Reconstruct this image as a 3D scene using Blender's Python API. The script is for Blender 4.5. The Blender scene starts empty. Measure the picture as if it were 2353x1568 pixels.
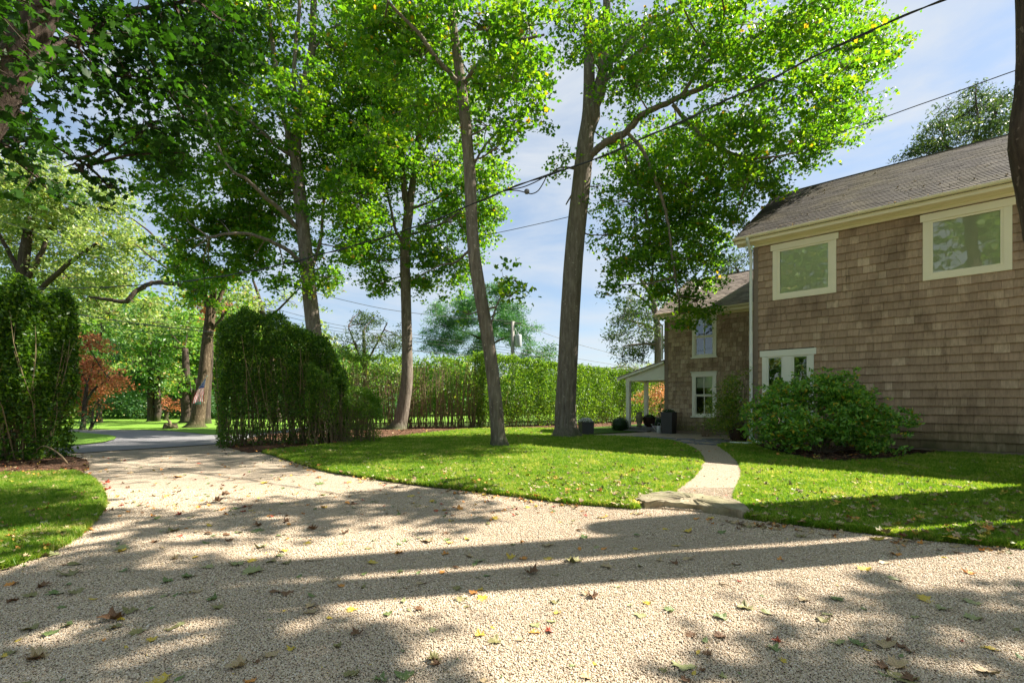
import bpy, math, random
import numpy as np
from mathutils import Vector, Matrix, Euler
random.seed(7)
rng = np.random.default_rng(11)
S = bpy.context.scene
COL = S.collection

# ------------------------------------------------------------------ camera, sky, sun, exposure
cam_d = bpy.data.cameras.new('camera')
cam = bpy.data.objects.new('camera', cam_d); COL.objects.link(cam)
cam.location = (0, 0, 1.2); cam.rotation_euler = (math.radians(90), 0, 0)
cam_d.sensor_width = 36; cam_d.lens = 16.875; cam_d.shift_y = 0.0589
cam_d.clip_start = 0.05; cam_d.clip_end = 3000
S.camera = cam
SUN_EL = math.radians(44)
SUN_DIR = Vector((0.975, 0.22, 0)).normalized() * math.cos(SUN_EL) + Vector((0, 0, math.sin(SUN_EL)))
sun_d = bpy.data.lights.new('sun', 'SUN'); sun_d.energy = 3.8; sun_d.angle = math.radians(0.53)
sun_d.color = (1.0, 0.93, 0.82)
sun = bpy.data.objects.new('sun', sun_d); COL.objects.link(sun)
sun.rotation_euler = SUN_DIR.to_track_quat('Z', 'Y').to_euler()
S.view_settings.view_transform = 'Standard'; S.view_settings.look = 'None'
S.view_settings.gamma = 1; S.view_settings.use_curve_mapping = False
S.view_settings.exposure = 2.02
w = bpy.data.worlds.new('World'); S.world = w; w.use_nodes = True
nt = w.node_tree; nt.nodes.clear()
N = nt.nodes.new; L = nt.links.new
out = N('ShaderNodeOutputWorld'); bg = N('ShaderNodeBackground')
sky = N('ShaderNodeTexSky'); sky.sky_type = 'NISHITA'; sky.sun_disc = False
sky.sun_elevation = SUN_EL; sky.sun_rotation = math.atan2(SUN_DIR.x, SUN_DIR.y)
sky.air_density = 1.0; sky.dust_density = 0.6; sky.ozone_density = 1.0
tc = N('ShaderNodeTexCoord'); mp = N('ShaderNodeMapping'); mp.inputs['Scale'].default_value = (1.0, 1.6, 5.0)
mp.inputs['Rotation'].default_value = (0.25, 0.2, 0.5)
n1 = N('ShaderNodeTexNoise'); n1.inputs['Scale'].default_value = 1.7; n1.inputs['Detail'].default_value = 9
n1.inputs['Roughness'].default_value = 0.58; n1.inputs['Distortion'].default_value = 0.5
rp = N('ShaderNodeValToRGB'); rp.color_ramp.elements[0].position = 0.40; rp.color_ramp.elements[1].position = 0.66
mx = N('ShaderNodeMixRGB'); mx.inputs[2].default_value = (3.5, 3.7, 3.9, 1)
mul = N('ShaderNodeMath'); mul.operation = 'MULTIPLY_ADD'; mul.inputs[1].default_value = 0.85; mul.inputs[2].default_value = 0.04
base = N('ShaderNodeMixRGB'); base.inputs[0].default_value = 0.55; base.inputs[2].default_value = (1.6, 2.15, 2.85, 1)
L(tc.outputs['Generated'], mp.inputs['Vector']); L(mp.outputs[0], n1.inputs['Vector'])
L(n1.outputs['Fac'], rp.inputs[0]); L(rp.outputs[0], mul.inputs[0]); L(mul.outputs[0], mx.inputs[0])
L(sky.outputs[0], base.inputs[1]); L(base.outputs[0], mx.inputs[1]); L(mx.outputs[0], bg.inputs[0]); bg.inputs[1].default_value = 0.057
L(bg.outputs[0], out.inputs[0])
S.cycles.max_bounces = 8; S.cycles.diffuse_bounces = 5; S.cycles.transparent_max_bounces = 8
S.cycles.transmission_bounces = 4; S.cycles.caustics_reflective = False; S.cycles.caustics_refractive = False

# ------------------------------------------------------------------ coordinates (metres; photo measured at 2352 px wide)
H = 1.2; FD = 1102.5; CX = 1176.0; HY = 922.5
def P(x, y, Z): return Vector(((x - CX) * Z / FD, Z, H - (y - HY) * Z / FD))
def G(x, y, z=0.0):
    Z = (H - z) * FD / (y - HY); return Vector(((x - CX) * Z / FD, Z, z))
def proj(p):
    p = np.asarray(p); Z = np.maximum(p[..., 1], 1e-3)
    return CX + p[..., 0] * FD / Z, HY - (p[..., 2] - H) * FD / Z

# ------------------------------------------------------------------ materials
def new_mat(name):
    m = bpy.data.materials.new(name); m.use_nodes = True
    return m, m.node_tree, m.node_tree.nodes['Principled BSDF']
def node(nt, t, **kw):
    n = nt.nodes.new('ShaderNode' + t)
    for k, v in kw.items():
        if k in n.inputs: n.inputs[k].default_value = v
        else: setattr(n, k, v)
    return n
def ramp(nt, fac, stops):
    r = nt.nodes.new('ShaderNodeValToRGB'); e = r.color_ramp.elements
    while len(e) < len(stops): e.new(0.5)
    for el, (p, c) in zip(e, stops): el.position = p; el.color = (*c, 1)
    nt.links.new(fac, r.inputs[0]); return r.outputs[0]
def mixc(nt, fac, a, b, mode='MIX'):
    n = nt.nodes.new('ShaderNodeMixRGB'); n.blend_type = mode
    for i, v in ((0, fac), (1, a), (2, b)):
        if isinstance(v, bpy.types.NodeSocket): nt.links.new(v, n.inputs[i])
        else: n.inputs[i].default_value = v if i == 0 else (*v, 1)
    return n.outputs[0]
def math_(nt, op, a, b=None, c=None):
    n = nt.nodes.new('ShaderNodeMath'); n.operation = op
    for i, v in enumerate((a, b, c)):
        if v is None: continue
        if isinstance(v, bpy.types.NodeSocket): nt.links.new(v, n.inputs[i])
        else: n.inputs[i].default_value = v
    return n.outputs[0]
def noise(nt, scale, detail=4, rough=0.5, coord='Object', stretch=None, dist=0.0):
    v = nt.nodes.new('ShaderNodeNewGeometry').outputs['Position'] if coord == 'World' else nt.nodes.new('ShaderNodeTexCoord').outputs[coord]
    if stretch:
        m = nt.nodes.new('ShaderNodeMapping'); m.inputs['Scale'].default_value = stretch
        nt.links.new(v, m.inputs[0]); v = m.outputs[0]
    n = node(nt, 'TexNoise', Scale=scale, Detail=detail, Roughness=rough, Distortion=dist)
    nt.links.new(v, n.inputs['Vector']); return n.outputs['Fac']
def bump(nt, bsdf, h, strength=0.5, dist=0.01):
    b = node(nt, 'Bump', Strength=strength, Distance=dist); nt.links.new(h, b.inputs['Height'])
    nt.links.new(b.outputs[0], bsdf.inputs['Normal'])
def wpos(nt):
    g = nt.nodes.new('ShaderNodeNewGeometry'); s = nt.nodes.new('ShaderNodeSeparateXYZ')
    nt.links.new(g.outputs['Position'], s.inputs[0]); return s.outputs
def simple(name, col, rough=0.6, var=0.12, scale=6, bumps=0.0, metal=0.0):
    m, nt, b = new_mat(name)
    n = noise(nt, scale, 6)
    c = mixc(nt, n, tuple(x * (1 - var) for x in col), tuple(min(1, x * (1 + var)) for x in col))
    nt.links.new(c, b.inputs['Base Color']); b.inputs['Roughness'].default_value = rough
    b.inputs['Metallic'].default_value = metal
    if bumps: bump(nt, b, noise(nt, scale * 8, 4), bumps, 0.004)
    return m
def leafmat(name, stops, trans=0.45, tcol=(1.6, 1.75, 0.7), rough=0.42, spec=0.4, objrand=False):
    """leaf colour from the per-leaf 'tint'; part of the light comes through the blade"""
    m, nt, b = new_mat(name)
    a = node(nt, 'Attribute', attribute_name='tint'); f = a.outputs['Fac']
    if objrand:
        oi = nt.nodes.new('ShaderNodeObjectInfo'); f = math_(nt, 'FRACT', math_(nt, 'ADD', f, oi.outputs['Random']))
    c = ramp(nt, f, stops)
    nt.links.new(c, b.inputs['Base Color']); b.inputs['Roughness'].default_value = rough
    b.inputs['Specular IOR Level'].default_value = spec
    t = nt.nodes.new('ShaderNodeBsdfTranslucent')
    nt.links.new(mixc(nt, 1.0, c, tcol, 'MULTIPLY'), t.inputs[0])
    mxs = nt.nodes.new('ShaderNodeMixShader'); mxs.inputs[0].default_value = trans
    nt.links.new(b.outputs[0], mxs.inputs[1]); nt.links.new(t.outputs[0], mxs.inputs[2])
    nt.links.new(mxs.outputs[0], nt.nodes['Material Output'].inputs[0]); return m
def barkmat(name, c1, c2, c3, moss=(0.05, 0.07, 0.02), sc=1.0, depth=0.035):
    m, nt, b = new_mat(name)
    n = noise(nt, 14 * sc, 9, 0.68, stretch=(1, 1, 0.16), coord='World')
    big = noise(nt, 2.2 * sc, 4, 0.5, coord='World')
    c = ramp(nt, n, [(0.3, c1), (0.52, c2), (0.72, c3)])
    spots = ramp(nt, noise(nt, 14, 2, 0.5, coord='World'), [(0.66, (0, 0, 0)), (0.70, (1, 1, 1))])
    c = mixc(nt, math_(nt, 'MULTIPLY', spots, 0.5), c, tuple(min(1, x * 1.7 + 0.03) for x in c3))
    c = mixc(nt, math_(nt, 'MULTIPLY', big, 0.35), c, tuple(x * 0.55 for x in c2))
    z = wpos(nt)[2]
    mo = math_(nt, 'MULTIPLY', math_(nt, 'SUBTRACT', 1.0, math_(nt, 'MULTIPLY', z, 2.2)), math_(nt, 'MULTIPLY', big, 1.5))
    mo = nt.nodes.new('ShaderNodeClamp') if False else math_(nt, 'MINIMUM', math_(nt, 'MAXIMUM', mo, 0.0), 0.8)
    c = mixc(nt, mo, c, moss)
    nt.links.new(c, b.inputs['Base Color']); b.inputs['Roughness'].default_value = 0.9
    b.inputs['Specular IOR Level'].default_value = 0.15
    bump(nt, b, n, 0.9, depth); return m

MAPLE = [(0.0, (0.035, 0.10, 0.010)), (0.45, (0.072, 0.175, 0.013)), (0.85, (0.15, 0.25, 0.016)), (0.97, (0.19, 0.26, 0.02)), (1.0, (0.34, 0.20, 0.02))]
M = dict(
    maple=leafmat('maple_leaf', MAPLE, 0.5, (2.4, 2.5, 0.7)),
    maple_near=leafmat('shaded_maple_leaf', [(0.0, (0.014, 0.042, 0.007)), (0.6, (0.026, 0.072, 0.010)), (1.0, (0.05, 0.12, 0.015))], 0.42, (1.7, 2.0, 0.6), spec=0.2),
    pale=leafmat('pale_leaf', [(0.0, (0.13, 0.20, 0.06)), (0.6, (0.24, 0.32, 0.10)), (0.93, (0.38, 0.42, 0.15)), (1.0, (0.42, 0.30, 0.14))], 0.45, (1.7, 1.8, 0.9)),
    mid=leafmat('mid_leaf', [(0.0, (0.06, 0.15, 0.035)), (0.55, (0.14, 0.28, 0.055)), (0.88, (0.27, 0.38, 0.09)), (1.0, (0.36, 0.22, 0.07))], 0.45, (1.8, 1.9, 0.7)),
    dark=leafmat('dark_leaf', [(0.0, (0.035, 0.10, 0.035)), (0.7, (0.075, 0.175, 0.06)), (1.0, (0.15, 0.23, 0.08))], 0.35, (1.6, 1.8, 0.8)),
    pine=leafmat('pine_needle', [(0.0, (0.035, 0.12, 0.035)), (0.7, (0.085, 0.22, 0.065)), (1.0, (0.18, 0.34, 0.09))], 0.3, (1.4, 1.6, 0.9)),
    red=leafmat('red_leaf', [(0.0, (0.28, 0.085, 0.045)), (0.6, (0.46, 0.175, 0.09)), (1.0, (0.60, 0.30, 0.15))], 0.45, (1.4, 1.25, 1.1), spec=.15),
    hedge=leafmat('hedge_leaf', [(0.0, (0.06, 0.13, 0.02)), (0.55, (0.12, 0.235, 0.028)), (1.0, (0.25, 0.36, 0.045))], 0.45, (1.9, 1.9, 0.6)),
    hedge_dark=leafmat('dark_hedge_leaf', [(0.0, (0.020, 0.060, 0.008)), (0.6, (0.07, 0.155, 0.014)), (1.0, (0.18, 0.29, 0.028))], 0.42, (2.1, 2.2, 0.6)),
    rhodo=leafmat('bush_leaf', [(0.0, (0.06, 0.17, 0.025)), (0.5, (0.14, 0.31, 0.045)), (0.90, (0.27, 0.45, 0.07)), (0.95, (0.42, 0.30, 0.03)), (1.0, (0.5, 0.33, 0.03))], 0.3, (1.8, 1.8, 0.6), rough=0.35),
    olive=leafmat('olive_leaf', [(0.0, (0.07, 0.13, 0.015)), (0.6, (0.15, 0.25, 0.03)), (1.0, (0.30, 0.27, 0.04))], 0.4, (1.7, 1.7, 0.6)),
    box=leafmat('boxwood_leaf', [(0.0, (0.012, 0.04, 0.008)), (1.0, (0.035, 0.085, 0.015))], 0.25, (1.5, 1.7, 0.6)),
    flower=leafmat('hydrangea_bloom', [(0.0, (0.25, 0.22, 0.05)), (0.4, (0.5, 0.26, 0.10)), (1.0, (0.75, 0.42, 0.22))], 0.35, (1.3, 1.1, 0.9)),
    white_flower=leafmat('white_bloom', [(0.0, (0.5, 0.55, 0.5)), (1.0, (0.8, 0.8, 0.76))], 0.2, (1, 1, 1)),
    sumac=leafmat('feathery_leaf', [(0.0, (0.03, 0.055, 0.025)), (0.7, (0.06, 0.105, 0.04)), (1.0, (0.16, 0.20, 0.04))], 0.35, (1.5, 1.6, 0.8), spec=.12),
    bark=barkmat('smooth_grey_bark', (0.09, 0.07, 0.055), (0.20, 0.165, 0.132), (0.33, 0.285, 0.235)),
    bark_rough=barkmat('furrowed_bark', (0.035, 0.024, 0.015), (0.13, 0.095, 0.06), (0.29, 0.22, 0.15), sc=1.6, depth=0.06),
    bark_dark=barkmat('dark_bark', (0.03, 0.022, 0.018), (0.075, 0.055, 0.042), (0.15, 0.115, 0.09)),
    stem=simple('hedge_stem', (0.23, 0.165, 0.095), 0.85, 0.4, 5),
    twig=simple('twig_bark', (0.15, 0.115, 0.085), 0.85, 0.3, 6),
    trim=simple('cream_painted_trim', (0.86, 0.765, 0.56), 0.45, 0.06, 1.5),
    trim_white=simple('white_painted_trim', (0.74, 0.72, 0.62), 0.45, 0.05, 1.5),
    corner=simple('weathered_corner_board', (0.22, 0.165, 0.125), 0.8, 0.2, 5),
    backing=simple('dark_sheathing', (0.045, 0.032, 0.025), 0.95),
    slate=simple('slate_stone', (0.12, 0.125, 0.135), 0.6, 0.3, 9, 0.4),
    deck=simple('grey_weathered_deck', (0.14, 0.135, 0.125), 0.8, 0.25, 7),
    planter=simple('dark_zinc_planter', (0.040, 0.040, 0.045), 0.5, 0.35, 4),
    pot=simple('glazed_brown_pot', (0.035, 0.018, 0.011), 0.22, 0.4, 5),
    tin=simple('galvanised_tin', (0.45, 0.46, 0.46), 0.45, 0.15, 9),
    gutter_white=simple('white_downspout_metal', (0.72, 0.73, 0.68), 0.4, 0.12, 3),
    cable=simple('black_cable', (0.012, 0.013, 0.017), 0.5),
    street_wire=simple('grey_street_wire', (0.10, 0.10, 0.11), 0.5),
    pole=simple('weathered_pole_wood', (0.30, 0.28, 0.25), 0.85, 0.2, 4),
    metal=simple('grey_metal', (0.42, 0.44, 0.46), 0.4, 0.1, 5),
    soil=simple('dark_soil', (0.05, 0.032, 0.022), 0.95, 0.5, 9),
    steel=simple('rusty_edging', (0.05, 0.033, 0.022), 0.85, 0.4, 9),
    red_cloth=leafmat('red_cloth', [(0, (0.6, 0.02, 0.04)), (1, (0.6, 0.02, 0.04))], .5, (1, 1, 1), .8), white_cloth=leafmat('white_cloth', [(0, (0.82, 0.82, 0.82)), (1, (0.82, 0.82, 0.82))], .5, (1, 1, 1), .8),
    blue_cloth=leafmat('blue_cloth', [(0, (0.035, 0.05, 0.28)), (1, (0.035, 0.05, 0.28))], .5, (1, 1, 1), .8), sign_green=simple('green_sign_paint', (0.0, 0.28, 0.19), 0.4, 0.05),
    sign_white=simple('white_sign_paint', (0.85, 0.85, 0.85), 0.4, 0.02),
)
# leaf litter colours
LIT = dict(
    green=simple('fallen_leaf_green', (0.13, 0.175, 0.05), 0.6, 0.45, 30), pale=simple('fallen_leaf_pale_green', (0.26, 0.27, 0.11), 0.6, 0.35, 30),
    yellow=simple('fallen_leaf_yellow', (0.50, 0.36, 0.045), 0.55, 0.4, 30), orange=simple('fallen_leaf_orange', (0.52, 0.22, 0.04), 0.6, 0.4, 30),
    brown=simple('fallen_leaf_brown', (0.15, 0.075, 0.032), 0.7, 0.45, 30), tan=simple('fallen_leaf_tan', (0.38, 0.28, 0.15), 0.65, 0.3, 30),
    red=simple('fallen_leaf_red', (0.33, 0.06, 0.025), 0.6, 0.3, 30), olive=simple('fallen_leaf_olive', (0.20, 0.18, 0.065), 0.65, 0.45, 30))
# grass
def grassmat():
    m, nt, b = new_mat('grass_blade')
    oi = nt.nodes.new('ShaderNodeObjectInfo')
    big = noise(nt, 1.6, 6, 0.7, coord='World')
    f = math_(nt, 'ADD', math_(nt, 'MULTIPLY', oi.outputs['Random'], 0.5), math_(nt, 'MULTIPLY_ADD', big, 1.1, -0.26))
    c = ramp(nt, f, [(0.1, (0.055, 0.145, 0.010)), (0.45, (0.13, 0.25, 0.016)), (0.68, (0.25, 0.34, 0.045)), (0.86, (0.46, 0.42, 0.17))])
    nt.links.new(c, b.inputs['Base Color']); b.inputs['Roughness'].default_value = 0.5
    b.inputs['Specular IOR Level'].default_value = 0.3
    t = nt.nodes.new('ShaderNodeBsdfTranslucent'); nt.links.new(mixc(nt, 1.0, c, (1.9, 1.9, 0.7), 'MULTIPLY'), t.inputs[0])
    s = nt.nodes.new('ShaderNodeMixShader'); s.inputs[0].default_value = 0.45
    nt.links.new(b.outputs[0], s.inputs[1]); nt.links.new(t.outputs[0], s.inputs[2])
    nt.links.new(s.outputs[0], nt.nodes['Material Output'].inputs[0]); return m
M['grass'] = grassmat()
def turfmat(name, stops, sc=1.0, b_=0.8):
    m, nt, b = new_mat(name)
    a = noise(nt, 0.8, 5, 0.6, coord='World'); f = noise(nt, 60 * sc, 5, 0.7, coord='World')
    c = ramp(nt, math_(nt, 'ADD', math_(nt, 'MULTIPLY', a, 0.45), math_(nt, 'MULTIPLY', f, 0.55)), stops)
    nt.links.new(c, b.inputs['Base Color']); b.inputs['Roughness'].default_value = 0.9
    b.inputs['Specular IOR Level'].default_value = 0.1
    bump(nt, b, f, b_, 0.03); return m
M['turf'] = turfmat('lawn_turf', [(0.3, (0.02, 0.045, 0.006)), (0.5, (0.05, 0.105, 0.01)), (0.68, (0.12, 0.16, 0.03))])
M['far_turf'] = turfmat('far_lawn_turf', [(0.3, (0.07, 0.16, 0.02)), (0.5, (0.16, 0.30, 0.04)), (0.7, (0.30, 0.42, 0.08))], 0.3)
M['mulch'] = turfmat('bark_mulch', [(0.32, (0.03, 0.014, 0.008)), (0.5, (0.12, 0.062, 0.036)), (0.66, (0.30, 0.18, 0.12))], 0.8, 1.0)
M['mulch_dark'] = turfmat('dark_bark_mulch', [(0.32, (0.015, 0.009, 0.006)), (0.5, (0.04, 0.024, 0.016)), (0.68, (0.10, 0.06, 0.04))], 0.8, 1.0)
M['far_soil'] = turfmat('open_ground', [(0.3, (0.03, 0.06, 0.012)), (0.5, (0.06, 0.10, 0.02)), (0.7, (0.11, 0.12, 0.05))], 0.5)
def gravelmat():
    m, nt, b = new_mat('pea_gravel')
    g = nt.nodes.new('ShaderNodeNewGeometry')
    v = node(nt, 'TexVoronoi', Scale=105.0); nt.links.new(g.outputs['Position'], v.inputs['Vector'])
    v2 = node(nt, 'TexVoronoi', Scale=105.0, feature='DISTANCE_TO_EDGE'); nt.links.new(g.outputs['Position'], v2.inputs['Vector'])
    sx = nt.nodes.new('ShaderNodeSeparateColor'); nt.links.new(v.outputs['Color'], sx.inputs[0])
    c = ramp(nt, sx.outputs[0], PEB)
    e = math_(nt, 'MINIMUM', math_(nt, 'MULTIPLY', v2.outputs['Distance'], 9.0), 1.0)
    big = noise(nt, 0.7, 5, 0.6, coord='World')
    c = mixc(nt, math_(nt, 'MULTIPLY', math_(nt, 'SUBTRACT', 1.0, e), 0.6), c, (0.24, 0.19, 0.14))
    c = mixc(nt, math_(nt, 'MULTIPLY', big, 0.35), c, (0.52, 0.43, 0.33))
    nt.links.new(c, b.inputs['Base Color']); b.inputs['Roughness'].default_value = 0.85
    b.inputs['Specular IOR Level'].default_value = 0.2
    bump(nt, b, e, 0.9, 0.012); return m
PEB = [(0.0, (0.30, 0.25, 0.20)), (0.07, (0.42, 0.335, 0.245)), (0.3, (0.52, 0.41, 0.285)), (0.5, (0.58, 0.475, 0.35)), (0.7, (0.64, 0.54, 0.41)), (0.87, (0.56, 0.40, 0.25)), (0.95, (0.70, 0.62, 0.51))]
M['gravel'] = gravelmat()
def pebmat():
    m, nt, b = new_mat('pebble'); oi = nt.nodes.new('ShaderNodeObjectInfo')
    big = noise(nt, 0.55, 6, 0.65, coord='World', stretch=(0.45, 1.3, 1))
    nt.links.new(mixc(nt, ramp(nt, big, [(0.42, (0, 0, 0)), (0.68, (0.5, 0.5, 0.5))]), ramp(nt, oi.outputs['Random'], PEB), (0.36, 0.285, 0.205)), b.inputs['Base Color']); b.inputs['Roughness'].default_value = 0.6
    b.inputs['Specular IOR Level'].default_value = 0.3; return m
M['pebble'] = pebmat()
def roadmat():
    m, nt, b = new_mat('worn_asphalt')
    f = noise(nt, 90, 4, 0.7, coord='World'); a = noise(nt, 0.5, 4, 0.5, coord='World', stretch=(1, 2.5, 1))
    c = ramp(nt, f, [(0.3, (0.10, 0.10, 0.11)), (0.7, (0.27, 0.265, 0.27))])
    c = mixc(nt, math_(nt, 'MULTIPLY', a, 0.5), c, (0.22, 0.20, 0.19))
    nt.links.new(c, b.inputs['Base Color']); b.inputs['Roughness'].default_value = 0.85; bump(nt, b, f, 0.5, 0.01); return m
M['road'] = roadmat()
def stonemat():
    m, nt, b = new_mat('weathered_stone')
    a = noise(nt, 5, 8, 0.62, coord='World'); f = noise(nt, 1.8, 4, 0.5, coord='World')
    c = ramp(nt, a, [(0.3, (0.11, 0.085, 0.055)), (0.5, (0.25, 0.20, 0.13)), (0.7, (0.38, 0.33, 0.23))])
    c = mixc(nt, ramp(nt, f, [(0.4, (0, 0, 0)), (0.65, (0.6, 0.6, 0.6))]), c, (0.20, 0.20, 0.09))
    nt.links.new(c, b.inputs['Base Color']); b.inputs['Roughness'].default_value = 0.9; bump(nt, b, a, 1.0, 0.03); return m
M['stone'] = stonemat()
def shinglemat(name, stops, streak=True, moss=0.0):
    m, nt, b = new_mat(name)
    at = node(nt, 'Attribute', attribute_name='tint'); oi = nt.nodes.new('ShaderNodeObjectInfo')
    f = math_(nt, 'FRACT', math_(nt, 'ADD', at.outputs['Fac'], oi.outputs['Random']))
    c = ramp(nt, f, stops)
    g = noise(nt, 30, 5, 0.6, coord='World', stretch=(1, 1, 0.06) if streak else None)
    c = mixc(nt, ramp(nt, g, [(0.3, (0.55, 0.55, 0.55)), (0.6, (0, 0, 0))]), c, tuple(x * 0.6 for x in stops[0][1]))
    if streak:
        z = wpos(nt)[2]; n = noise(nt, 1.5, 6, 0.65, coord='World', stretch=(1, 1, 0.45))
        # dark weather stain in blotches, and green algae on the lowest courses where rain splashes
        st = ramp(nt, n, [(0.52, (0, 0, 0)), (0.68, (0.5, 0.5, 0.5))])
        c = mixc(nt, st, c, (0.09, 0.055, 0.035))
        dr = ramp(nt, noise(nt, 5.5, 5, 0.7, coord='World', stretch=(1, 1, 0.12)), [(0.60, (0, 0, 0)), (0.72, (0.6, 0.6, 0.6))])
        c = mixc(nt, dr, c, (0.07, 0.045, 0.03))
        al = math_(nt, 'MULTIPLY', math_(nt, 'MAXIMUM', math_(nt, 'SUBTRACT', 1.0, math_(nt, 'MULTIPLY', z, 1.25)), 0.0), math_(nt, 'MULTIPLY', n, 1.7))
        c = mixc(nt, math_(nt, 'MINIMUM', al, 0.85), c, (0.055, 0.06, 0.022))
    if moss:
        n = noise(nt, 0.6, 4, 0.6, coord='World')
        c = mixc(nt, ramp(nt, n, [(0.45, (0, 0, 0)), (0.7, (moss, moss, moss))]), c, (0.16, 0.13, 0.06))
    nt.links.new(c, b.inputs['Base Color']); b.inputs['Roughness'].default_value = 0.85
    b.inputs['Specular IOR Level'].default_value = 0.2
    bump(nt, b, g, 0.35, 0.004); return m
M['cedar'] = shinglemat('cedar_shingle', [(0.0, (0.36, 0.245, 0.165)), (0.35, (0.41, 0.28, 0.19)), (0.8, (0.45, 0.31, 0.212)), (0.95, (0.51, 0.365, 0.25)), (1.0, (0.60, 0.44, 0.31))])
M['cedar_grey'] = shinglemat('grey_cedar_shingle', [(0.0, (0.27, 0.185, 0.125)), (0.4, (0.40, 0.29, 0.20)), (0.8, (0.48, 0.36, 0.25)), (1.0, (0.55, 0.42, 0.30))])
M['asphalt_shingle'] = shinglemat('roof_shingle', [(0.0, (0.055, 0.045, 0.038)), (0.5, (0.078, 0.065, 0.056)), (0.9, (0.10, 0.084, 0.07)), (1.0, (0.15, 0.12, 0.095))], False, 0.5)
M['asphalt_pale'] = shinglemat('pale_roof_shingle', [(0.0, (0.20, 0.16, 0.14)), (0.5, (0.28, 0.225, 0.20)), (1.0, (0.38, 0.31, 0.27))], False)
def glassmat(name, base=(0.01, 0.012, 0.01), mixf=0.0):
    m, nt, b = new_mat(name); b.inputs['Base Color'].default_value = (*base, 1)
    b.inputs['Roughness'].default_value = 0.02; b.inputs['Transmission Weight'].default_value = 1.0
    b.inputs['Base Color'].default_value = (0.85, 0.9, 0.85, 1); b.inputs['IOR'].default_value = 1.5
    # architectural pane: thin glass lets light straight through
    tr = nt.nodes.new('ShaderNodeBsdfTransparent'); tr.inputs[0].default_value = (0.93, 0.96, 0.92, 1)
    gl = node(nt, 'BsdfGlossy', Roughness=0.015); gl.inputs[0].default_value = (1, 1, 1, 1)
    fr = node(nt, 'Fresnel', IOR=1.52)
    n = noise(nt, 2.0, 2, 0.5, coord='World'); bb = node(nt, 'Bump', Strength=0.10, Distance=0.02); nt.links.new(n, bb.inputs['Height'])
    nt.links.new(bb.outputs[0], gl.inputs['Normal'])
    s = nt.nodes.new('ShaderNodeMixShader'); nt.links.new(math_(nt, 'MINIMUM', math_(nt, 'MULTIPLY_ADD', fr.outputs[0], 1.5, 0.05), 1.0), s.inputs[0])
    nt.links.new(tr.outputs[0], s.inputs[1]); nt.links.new(gl.outputs[0], s.inputs[2])
    nt.links.new(s.outputs[0], nt.nodes['Material Output'].inputs[0]); return m
M['glass'] = glassmat('window_glass')
M['blind'] = simple('pale_green_blind', (0.74, 0.78, 0.50), 0.9, 0.05, 2)
M['blind_white'] = simple('white_roller_blind', (0.62, 0.64, 0.55), 0.9, 0.05, 2)
M['interior'] = simple('dark_room', (0.02, 0.018, 0.015), 0.9)

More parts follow.
